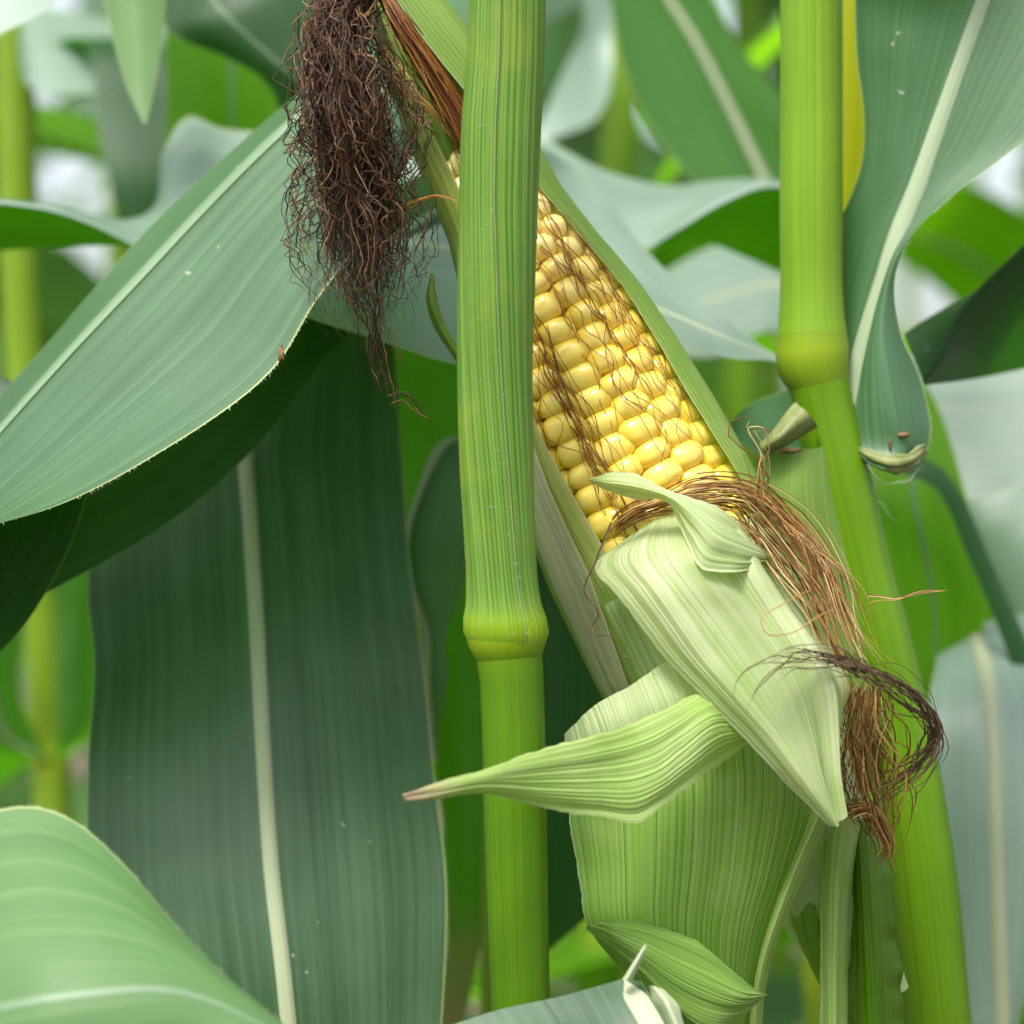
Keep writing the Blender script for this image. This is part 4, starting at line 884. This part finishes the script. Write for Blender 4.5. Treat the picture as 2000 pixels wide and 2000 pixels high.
# ------------------------------------------------------------------ plants left and right, out of the frame or behind
C4 = make_plant(-620, 9, "corn plant whose twisted pale blade passes behind the broad tilted blade", rw=0.0085, seed=2)
leaf(C4, [[(-600, 700, 8), (-600, 760, 8), (-600, 820, 8)], [(-150, 690, 6.0), (0, 760, 5.4), (195, 860, 4.2)], [(-200, 950, 5), (0, 960, 4), (172, 959, 3.5)], [(-250, 1090, 5), (-60, 1080, 3.8), (139, 1060, 3.4)], [(-300, 1190, 5), (-120, 1180, 3.8), (94, 1150, 3.4)], [(-340, 1270, 5), (-170, 1250, 3.8), (47, 1223, 3.4)], [(-380, 1340, 5), (-220, 1310, 3.8), (0, 1275, 3.4)], [(-420, 1480, 5), (-300, 1450, 4), (-130, 1400, 3.6)]],
     M_DEEP, nv=50, nu=22, seed=130, hairs=[('R', 90, 0.0008)])
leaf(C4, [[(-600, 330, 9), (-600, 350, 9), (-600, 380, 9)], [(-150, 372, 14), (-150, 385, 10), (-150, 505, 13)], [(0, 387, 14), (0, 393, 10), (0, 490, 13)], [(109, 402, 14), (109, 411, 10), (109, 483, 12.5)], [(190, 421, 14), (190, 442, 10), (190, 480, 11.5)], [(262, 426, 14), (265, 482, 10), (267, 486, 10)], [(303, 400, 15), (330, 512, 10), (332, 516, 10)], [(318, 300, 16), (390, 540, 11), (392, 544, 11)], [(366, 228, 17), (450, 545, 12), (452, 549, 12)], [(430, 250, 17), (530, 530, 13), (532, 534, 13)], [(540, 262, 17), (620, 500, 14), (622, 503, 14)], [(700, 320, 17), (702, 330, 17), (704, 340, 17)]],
     M_PALE, nv=70, nu=20, sharp=1, seed=131, mat2=(M_BRIGHT, 0.5))  # underside painted bright green, as if light shone through it
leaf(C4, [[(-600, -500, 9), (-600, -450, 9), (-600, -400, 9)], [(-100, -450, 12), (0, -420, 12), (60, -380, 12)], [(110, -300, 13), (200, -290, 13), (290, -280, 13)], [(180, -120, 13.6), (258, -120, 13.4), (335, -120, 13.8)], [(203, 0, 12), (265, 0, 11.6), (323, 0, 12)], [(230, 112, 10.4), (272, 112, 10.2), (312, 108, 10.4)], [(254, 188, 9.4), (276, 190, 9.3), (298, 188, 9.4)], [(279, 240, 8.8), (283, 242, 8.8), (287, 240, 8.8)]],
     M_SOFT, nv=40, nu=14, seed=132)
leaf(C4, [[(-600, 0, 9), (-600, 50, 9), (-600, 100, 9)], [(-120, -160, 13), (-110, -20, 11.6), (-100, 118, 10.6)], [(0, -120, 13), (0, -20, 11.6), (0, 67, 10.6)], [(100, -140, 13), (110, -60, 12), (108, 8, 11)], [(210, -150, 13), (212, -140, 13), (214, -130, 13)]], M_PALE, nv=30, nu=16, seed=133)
# blade close to the lens in the lower left
leaf(C4, [[(-900, 1900, 6), (-890, 1950, 6), (-880, 2000, 6)], [(-400, 1740, -2), (-380, 2000, -5), (-360, 2400, -6)], [(-150, 1628, -5.4), (-150, 1992, -8.6), (-150, 2350, -9)], [(0, 1583, -6), (0, 1967, -9.6), (0, 2300, -10)], [(60, 1576, -6), (75, 1952, -9.8), (80, 2280, -10)], [(120, 1592, -6.2), (150, 1942, -9.8), (160, 2260, -10)], [(236, 1684, -6.8), (300, 1930, -9.6), (320, 2200, -10)], [(344, 1808, -7.6), (410, 1952, -9.4), (450, 2150, -10)], [(440, 1902, -8.2), (500, 1995, -9.4), (540, 2130, -10)], [(560, 2000, -8.8), (590, 2050, -9.4), (610, 2120, -9.8)], [(700, 2110, -9), (702, 2114, -9), (704, 2118, -9)]],
     M_SOFT, nv=70, nu=26, mid=0.5, mw=0.0013, mh=0.08, rmat=M_RIBG, taper=0.5, seed=134, rip=(0.0006, 30), hairs=[('L', 500, 0.0009)])

def px_stalk(label, pts, d, w, seed, nodes=(), top=None):
    k = (CAM_D + d * 0.01) / CAM_D
    pth = [P(x, y, d) for x, y in pts]
    a, b = pth[0], pth[-1]
    pth = [a + np.array([0, 0, 0.5])] + pth + [np.array([b[0], b[1], b[2] * 0.5]), np.array([b[0], b[1], -0.02])]
    o = np.array([b[0], b[1], 0])
    pl = {'o': o, 'e': empty("corn_plant", o, label, "corn plant", "corn plants of the field")}
    rr = [w * 0.8] + [w] * (len(pth) - 2) + [w * 1.2]
    tl_ = np.concatenate([[0], np.cumsum(np.linalg.norm(np.diff(np.array(pth), axis=0), axis=1))])
    tube(pth, rr, 20, pl['e'], o, M_STALK, band=[(np.interp(nd, [p[1] for p in pts], tl_[1:1 + len(pts)]), 0.006) for nd in nodes])
    return pl
CA = px_stalk("corn plant with blurred thick yellow-green stalk behind the broad tilted blade", [(20, -200), (30, 100), (38, 500), (60, 900), (88, 1250), (100, 1500), (115, 1900)], 36, 0.0068, 1, nodes=(1480,))
leaf(CA, [[(40, -380, 34), (50, -380, 34), (60, -380, 34)], [(260, -260, 22), (230, -140, 22), (210, -40, 22)], [(520, -180, 18), (370, -60, 18), (300, -20, 18)], [(640, -80, 16.5), (440, 30, 16), (342, 72, 16.5)], [(690, 20, 16.5), (510, 95, 16), (435, 109, 16.5)], [(730, 120, 16.5), (590, 165, 16), (520, 158, 16.5)], [(730, 240, 17), (650, 245, 17), (560, 235, 17)], [(740, 330, 17), (735, 335, 17), (730, 330, 17)]],
     M_DEEP, nv=40, nu=16, mid=0.5, mw=0.0014, rmat=M_RIBG, seed=140)
leaf(CA, [[(40, -300, 36), (50, -300, 36), (60, -300, 36)], [(320, -180, 26), (430, -170, 25), (548, -160, 26)], [(322, 60, 25), (430, 60, 24), (548, 60, 25)], [(325, 200, 25), (430, 200, 24), (552, 200, 25)], [(320, 420, 25), (430, 420, 24.5), (560, 420, 25)], [(380, 620, 25), (430, 620, 24.5), (500, 620, 25)]], M_BRIGHT, nv=30, nu=14, mid=0.6, mw=0.0014, rmat=M_RIBG, seed=141)
leaf(CA, [[(30, 60, 36), (32, 90, 36), (34, 120, 36)], [(70, 15, 36), (75, 100, 33), (80, 180, 31)], [(200, 35, 36), (200, 115, 33), (200, 184, 31)], [(300, 60, 35), (300, 130, 33), (300, 186, 31)], [(350, 110, 34), (352, 140, 33), (350, 170, 32)]], M_PALE, nv=24, nu=12, seed=142)
leaf(CA, [[(60, 100, 36), (70, 100, 36), (80, 100, 36)], [(180, 120, 30), (260, 120, 30), (335, 120, 30)], [(190, 240, 29), (260, 240, 29), (335, 240, 29)], [(215, 360, 28), (270, 360, 28), (335, 360, 28)], [(240, 470, 28), (280, 470, 28), (330, 470, 28)], [(270, 580, 28), (280, 580, 28), (290, 580, 28)]], M_DEEP, nv=24, nu=12, seed=143)
leaf(CA, [[(95, 1490, 35.5), (98, 1485, 35.2), (101, 1480, 35.5)], [(70, 1440, 35), (20, 1445, 34.6), (0, 1470, 35)], [(40, 1350, 34), (-20, 1340, 33.6), (-60, 1360, 34)], [(50, 1200, 33), (0, 1190, 32.6), (-60, 1200, 33)], [(60, 1050, 32), (20, 1040, 32), (-40, 1040, 32)]], M_BACK, nv=24, nu=12, mid=0.5, mw=0.001, seed=144)
leaf(CA, [[(105, 1490, 35.4), (110, 1486, 35), (118, 1484, 35.4)], [(112, 1440, 34), (145, 1440, 33.6), (185, 1430, 34)], [(112, 1340, 33), (150, 1330, 32.6), (195, 1320, 33)], [(110, 1200, 32), (150, 1190, 31.6), (200, 1190, 32)], [(100, 1080, 31), (150, 1080, 31), (210, 1080, 31)], [(140, 960, 31), (170, 950, 31), (200, 960, 31)]], M_BACK, nv=24, nu=12, seed=145)

CC = make_plant(1600, 31, "corn plant behind the bent stalk with a blurred white-ribbed rising blade", rw=0.007, seed=4)
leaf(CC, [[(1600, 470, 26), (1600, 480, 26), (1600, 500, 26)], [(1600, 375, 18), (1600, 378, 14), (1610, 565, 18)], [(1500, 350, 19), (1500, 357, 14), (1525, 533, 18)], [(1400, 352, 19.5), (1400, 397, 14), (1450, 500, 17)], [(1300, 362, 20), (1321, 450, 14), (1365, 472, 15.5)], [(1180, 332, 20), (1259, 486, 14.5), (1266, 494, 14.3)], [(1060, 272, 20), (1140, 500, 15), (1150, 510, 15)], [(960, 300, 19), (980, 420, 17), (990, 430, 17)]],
     M_PALE, nv=50, nu=20, sharp=1, seed=150, mat2=(M_BRIGHT, 0.5))  # half past the fold coloured brighter to stand for backlight
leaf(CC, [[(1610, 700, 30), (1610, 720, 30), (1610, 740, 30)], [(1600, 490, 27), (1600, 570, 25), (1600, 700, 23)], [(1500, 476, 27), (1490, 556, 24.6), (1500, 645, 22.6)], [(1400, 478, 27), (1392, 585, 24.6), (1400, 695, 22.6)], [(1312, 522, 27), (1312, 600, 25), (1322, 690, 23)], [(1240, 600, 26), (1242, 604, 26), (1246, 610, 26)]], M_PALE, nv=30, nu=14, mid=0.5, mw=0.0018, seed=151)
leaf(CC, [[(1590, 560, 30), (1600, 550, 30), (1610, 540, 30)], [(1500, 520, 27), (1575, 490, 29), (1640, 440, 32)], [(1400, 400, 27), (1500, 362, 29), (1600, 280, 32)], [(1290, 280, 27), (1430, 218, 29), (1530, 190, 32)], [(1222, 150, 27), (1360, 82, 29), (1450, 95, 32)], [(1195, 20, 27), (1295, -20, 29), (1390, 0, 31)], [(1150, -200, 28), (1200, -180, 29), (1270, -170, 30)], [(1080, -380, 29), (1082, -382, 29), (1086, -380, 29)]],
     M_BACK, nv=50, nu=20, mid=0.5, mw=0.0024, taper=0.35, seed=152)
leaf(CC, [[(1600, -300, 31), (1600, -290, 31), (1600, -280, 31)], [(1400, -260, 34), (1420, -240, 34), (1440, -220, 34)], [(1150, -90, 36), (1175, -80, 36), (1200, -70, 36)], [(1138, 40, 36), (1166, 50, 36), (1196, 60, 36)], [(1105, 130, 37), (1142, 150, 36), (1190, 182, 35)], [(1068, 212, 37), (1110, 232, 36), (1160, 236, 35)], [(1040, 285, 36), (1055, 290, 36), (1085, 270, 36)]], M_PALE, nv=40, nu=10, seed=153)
leaf(CC, [[(1600, -350, 31), (1600, -340, 31), (1600, -330, 31)], [(1590, -200, 12), (1650, -200, 10), (1730, -200, 10)], [(1590, 50, 9.6), (1650, 50, 9.2), (1720, 50, 9.2)], [(1595, 250, 9.2), (1655, 250, 9), (1715, 250, 9)], [(1610, 370, 9), (1648, 375, 9), (1690, 380, 9)], [(1630, 412, 9), (1652, 416, 9), (1672, 412, 9)]], M_YELLOW, nv=30, nu=12, seed=154, rip=(0.001, 50))
leaf(CC, [[(1620, 760, 30), (1625, 770, 30), (1630, 780, 30)], [(1690, 840, 17), (1760, 840, 16), (1850, 840, 16)], [(1700, 1000, 15.4), (1790, 1000, 15), (1895, 1000, 15)], [(1725, 1150, 15.2), (1820, 1150, 14.8), (1930, 1150, 15)], [(1765, 1290, 15), (1830, 1290, 15), (1905, 1290, 15)], [(1800, 1420, 15), (1835, 1420, 15), (1870, 1420, 15)]], M_BRIGHT, nv=40, nu=16, mid=0.5, mw=0.0012, rmat=M_RIBG, seed=155)
leaf(CC, [[(1640, 880, 30), (1642, 890, 30), (1644, 900, 30)], [(1760, 880, 14), (1762, 900, 13.6), (1765, 925, 13.4)], [(1835, 910, 13.6), (1832, 930, 13.3), (1828, 955, 13.2)], [(1872, 955, 13.4), (1865, 975, 13.2), (1855, 1000, 13.2)], [(1906, 1025, 13.4), (1895, 1045, 13.2), (1880, 1065, 13.2)], [(1942, 1112, 13.4), (1930, 1128, 13.2), (1915, 1145, 13.2)], [(1987, 1210, 13.4), (1975, 1228, 13.2), (1958, 1250, 13.2)], [(2050, 1350, 13.4), (2030, 1360, 13.2), (2005, 1375, 13.2)], [(2100, 1500, 13), (2098, 1504, 13), (2094, 1506, 13)]], M_DEEP, nv=50, nu=12, seed=156)

CD = make_plant(2700, 10, "corn plant whose dark folded blade points at the bent stalk's blade foot", rw=0.0085, seed=5)
leaf(CD, [[(2680, 300, 9), (2680, 340, 9), (2680, 380, 9)], [(2300, 300, 7), (2290, 310, 5.2), (2330, 590, 6)], [(2090, 400, 6.6), (2080, 408, 5), (2120, 680, 9)], [(1994, 482, 6.4), (1983, 495, 5), (2030, 712, 9)], [(1912, 563, 7), (1906, 569, 5), (1970, 727, 8.6)], [(1850, 598, 7.6), (1866, 624, 5), (1920, 737, 8)], [(1800, 628, 7.6), (1838, 695, 5), (1868, 745, 7)], [(1765, 652, 7), (1804, 748, 5.2), (1808, 752, 5.6)]],
     M_DEEP, nv=60, nu=24, sharp=1, seed=160, hairs=[('L', 120, 0.0010)])
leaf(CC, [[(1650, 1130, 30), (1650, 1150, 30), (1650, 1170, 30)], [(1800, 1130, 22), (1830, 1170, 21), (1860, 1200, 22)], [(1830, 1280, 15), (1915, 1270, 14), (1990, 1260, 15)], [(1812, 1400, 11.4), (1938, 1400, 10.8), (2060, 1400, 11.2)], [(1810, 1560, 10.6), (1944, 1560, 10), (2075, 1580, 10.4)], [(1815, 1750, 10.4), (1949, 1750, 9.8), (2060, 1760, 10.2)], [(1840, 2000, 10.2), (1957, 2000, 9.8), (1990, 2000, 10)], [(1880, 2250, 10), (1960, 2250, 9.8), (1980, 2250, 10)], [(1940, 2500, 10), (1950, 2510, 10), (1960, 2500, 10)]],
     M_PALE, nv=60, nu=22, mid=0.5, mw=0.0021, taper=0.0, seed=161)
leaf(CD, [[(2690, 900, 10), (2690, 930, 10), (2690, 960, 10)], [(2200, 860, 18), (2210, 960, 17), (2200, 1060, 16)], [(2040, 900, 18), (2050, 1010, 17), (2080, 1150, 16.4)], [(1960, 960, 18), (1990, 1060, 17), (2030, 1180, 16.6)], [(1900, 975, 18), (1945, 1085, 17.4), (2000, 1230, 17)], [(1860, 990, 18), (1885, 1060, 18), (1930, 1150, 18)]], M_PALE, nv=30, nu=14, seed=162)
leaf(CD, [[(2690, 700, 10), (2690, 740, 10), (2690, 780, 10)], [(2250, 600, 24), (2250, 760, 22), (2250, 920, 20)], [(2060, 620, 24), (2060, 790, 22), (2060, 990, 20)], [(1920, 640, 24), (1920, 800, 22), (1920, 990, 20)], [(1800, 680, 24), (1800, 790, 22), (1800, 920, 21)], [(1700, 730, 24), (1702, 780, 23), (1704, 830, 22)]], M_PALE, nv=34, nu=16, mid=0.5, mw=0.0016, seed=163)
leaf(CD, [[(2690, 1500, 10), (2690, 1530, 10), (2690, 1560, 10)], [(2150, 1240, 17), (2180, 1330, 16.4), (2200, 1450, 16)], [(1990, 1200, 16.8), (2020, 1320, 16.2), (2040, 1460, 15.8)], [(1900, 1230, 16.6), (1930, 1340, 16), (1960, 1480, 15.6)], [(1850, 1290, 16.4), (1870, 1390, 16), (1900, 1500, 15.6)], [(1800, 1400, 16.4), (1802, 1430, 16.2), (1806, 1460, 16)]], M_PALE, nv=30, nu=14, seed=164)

# ------------------------------------------------------------------ the rows behind
def arch_rows(base, az, L, W, up, droop, twist, seed, n=26, nu=9):
    """a free-hanging corn blade: rises from the stalk, arches over and hangs"""
    r = np.random.default_rng(seed)
    t = np.linspace(0, 1, n)
    ang = up - (up + droop) * t ** 1.15
    ds = L / (n - 1)
    rad = np.concatenate([[0], np.cumsum(np.cos(ang[:-1]) * ds)]); z = np.concatenate([[0], np.cumsum(np.sin(ang[:-1]) * ds)])
    azs = az + 0.35 * r.uniform(-1, 1) * t
    dirh = np.stack([np.sin(azs), np.cos(azs), np.zeros(n)], -1)
    C = base + dirh * rad[:, None]; C[:, 2] += z
    T = np.gradient(C, axis=0); T /= np.linalg.norm(T, axis=1, keepdims=True)
    side = np.stack([np.cos(azs), -np.sin(azs), np.zeros(n)], -1)
    nn = np.cross(side, T)
    tw = twist * t
    S = side * np.cos(tw)[:, None] + nn * np.sin(tw)[:, None]
    Nn = np.cross(S, T)
    w = W * 0.5 * np.clip(np.minimum((t + 0.06) * 4.5, 1), 0, 1) * (1 - t ** 3.0) ** 0.8
    u = np.linspace(-1, 1, nu)
    V = np.abs(u) * 0.28
    rp = np.stack([smooth_noise(t * 7, seed + 1) if a < 0 else smooth_noise(t * 7, seed + 2) for a in u], 1) * (np.abs(u) ** 2)[None] * 0.18
    G = C[:, None] + S[:, None] * (w[:, None] * u)[:, :, None] - Nn[:, None] * (w[:, None] * (V[None] + rp))[:, :, None] * -1
    return G, t * L
def proto_plant(seed, mats, flat=False):
    r = np.random.default_rng(seed)
    e = empty("corn_plant", (0, 0, -50), "", "corn plant", "rows of corn behind")
    org = np.zeros(3)
    zs = np.linspace(-0.03, 2.1, 30); pts = [[0.01 * math.sin(z * 3 + seed), 0.01 * math.cos(z * 2.6 + seed), z] for z in zs]
    tube(pts, [0.011 * (1.25 - 0.75 * max(0, z) / 2.1) for z in zs], 12, e, org, M_STALK, nper=12, band=[(0.2 + 0.17 * i, 0.012) for i in range(10)])
    az = r.uniform(0, 6.28)
    for i in range(11):
        z = 0.2 + 0.17 * i + r.uniform(-0.02, 0.02); az = (az + math.pi + r.normal(0, 0.35)) if not flat else (math.pi / 2 * (1 if i % 2 else -1) + r.uniform(-0.25, 0.25))
        L = r.uniform(0.55, 0.85) * (1 if 2 < i < 9 else 0.75); W = r.uniform(0.065, 0.095)
        G, q = arch_rows(np.array([0, 0, z]), az, L, W, r.uniform(0.8, 1.25), r.uniform(0.5, 1.4), r.uniform(-1.0, 1.0), seed * 50 + i)
        sheet(G, q, mats[int(r.integers(len(mats)))], e, org, mid=0.5, mw=0.0035, taper=0.85, ribside=-1)
    return e
protos = [proto_plant(s, [M_BACK, M_SOFT, M_BRIGHT, M_BACK, M_PALE]) for s in range(1, 7)] + [proto_plant(s, [M_BACK, M_SOFT, M_BRIGHT, M_BRIGHT], flat=True) for s in range(7, 10)]
kids = {p.name: [(c, list(c.children)) for c in p.children] for p in protos}
def copy_plant(p, loc, rz, sc, label):
    r_ = p.copy(); scene.collection.objects.link(r_)
    r_.location = loc; r_.rotation_euler = (0, 0, rz); r_.scale = (sc,) * 3; r_['label'] = label
    for c, subs in kids[p.name]:
        c2 = c.copy(); scene.collection.objects.link(c2); c2.parent = r_
        for s in subs:
            s2 = s.copy(); scene.collection.objects.link(s2); s2.parent = c2
    return r_
rr = random.Random(11)
for x, lab in ((-0.36, 'corn plant with side-spread blades behind the dark hanging blade'), (-0.13, 'corn plant with side-spread blades behind the brown silk tassel'), (0.10, 'corn plant with side-spread blades just behind the ear'), (0.33, 'corn plant with side-spread blades behind the bent stalk')):
    copy_plant(protos[6 + rr.randrange(3)], (x, 0.66 + rr.uniform(-0.04, 0.04), -0.02), rr.uniform(-0.15, 0.15), rr.uniform(0.9, 1.05), lab)
for x, lab in ((-0.27, 'corn plant standing behind the blurred thick yellow-green stalk'), (0.045, 'corn plant standing right behind the kernels of the ear'), (0.29, 'corn plant standing behind the pale white-ribbed blade')):
    copy_plant(protos[6 + rr.randrange(3)], (x, 0.50 + rr.uniform(-0.03, 0.03), -0.02), rr.uniform(-0.12, 0.12), rr.uniform(0.9, 1.05), lab)
LAB = ["corn plant of the second row, blurred behind the ear", "corn plant of the third row, seen in gaps between blades", "corn plant of the far rows, a soft green blur", "corn plant of the far rows, a soft green blur", "unseen corn plant added behind the camera to block low sky light", "unseen corn plant added behind the camera to block low sky light"]
for row, (y, half, stp) in enumerate([(0.95, 0.75, 0.21), (1.7, 0.95, 0.22), (2.5, 1.2, 0.25), (3.4, 1.4, 0.3), (-1.75, 1.3, 0.24), (-2.6, 1.6, 0.3)]):  # last two rows stand unseen behind the camera, added to block front sky
    x = -half + rr.uniform(0, 0.1)
    while x < half:
        p = protos[rr.randrange(6)]
        copy_plant(p, (x + rr.uniform(-0.03, 0.03), y + rr.uniform(-0.08, 0.08), -0.02), rr.uniform(0, 6.28), rr.uniform(0.9, 1.1), LAB[row])
        x += stp * rr.uniform(0.8, 1.2)
for p in protos:                                   # the patterns themselves are not part of the field
    for c, subs in kids[p.name]:
        for s in subs: bpy.data.objects.remove(s)
        bpy.data.objects.remove(c)
    bpy.data.objects.remove(p)
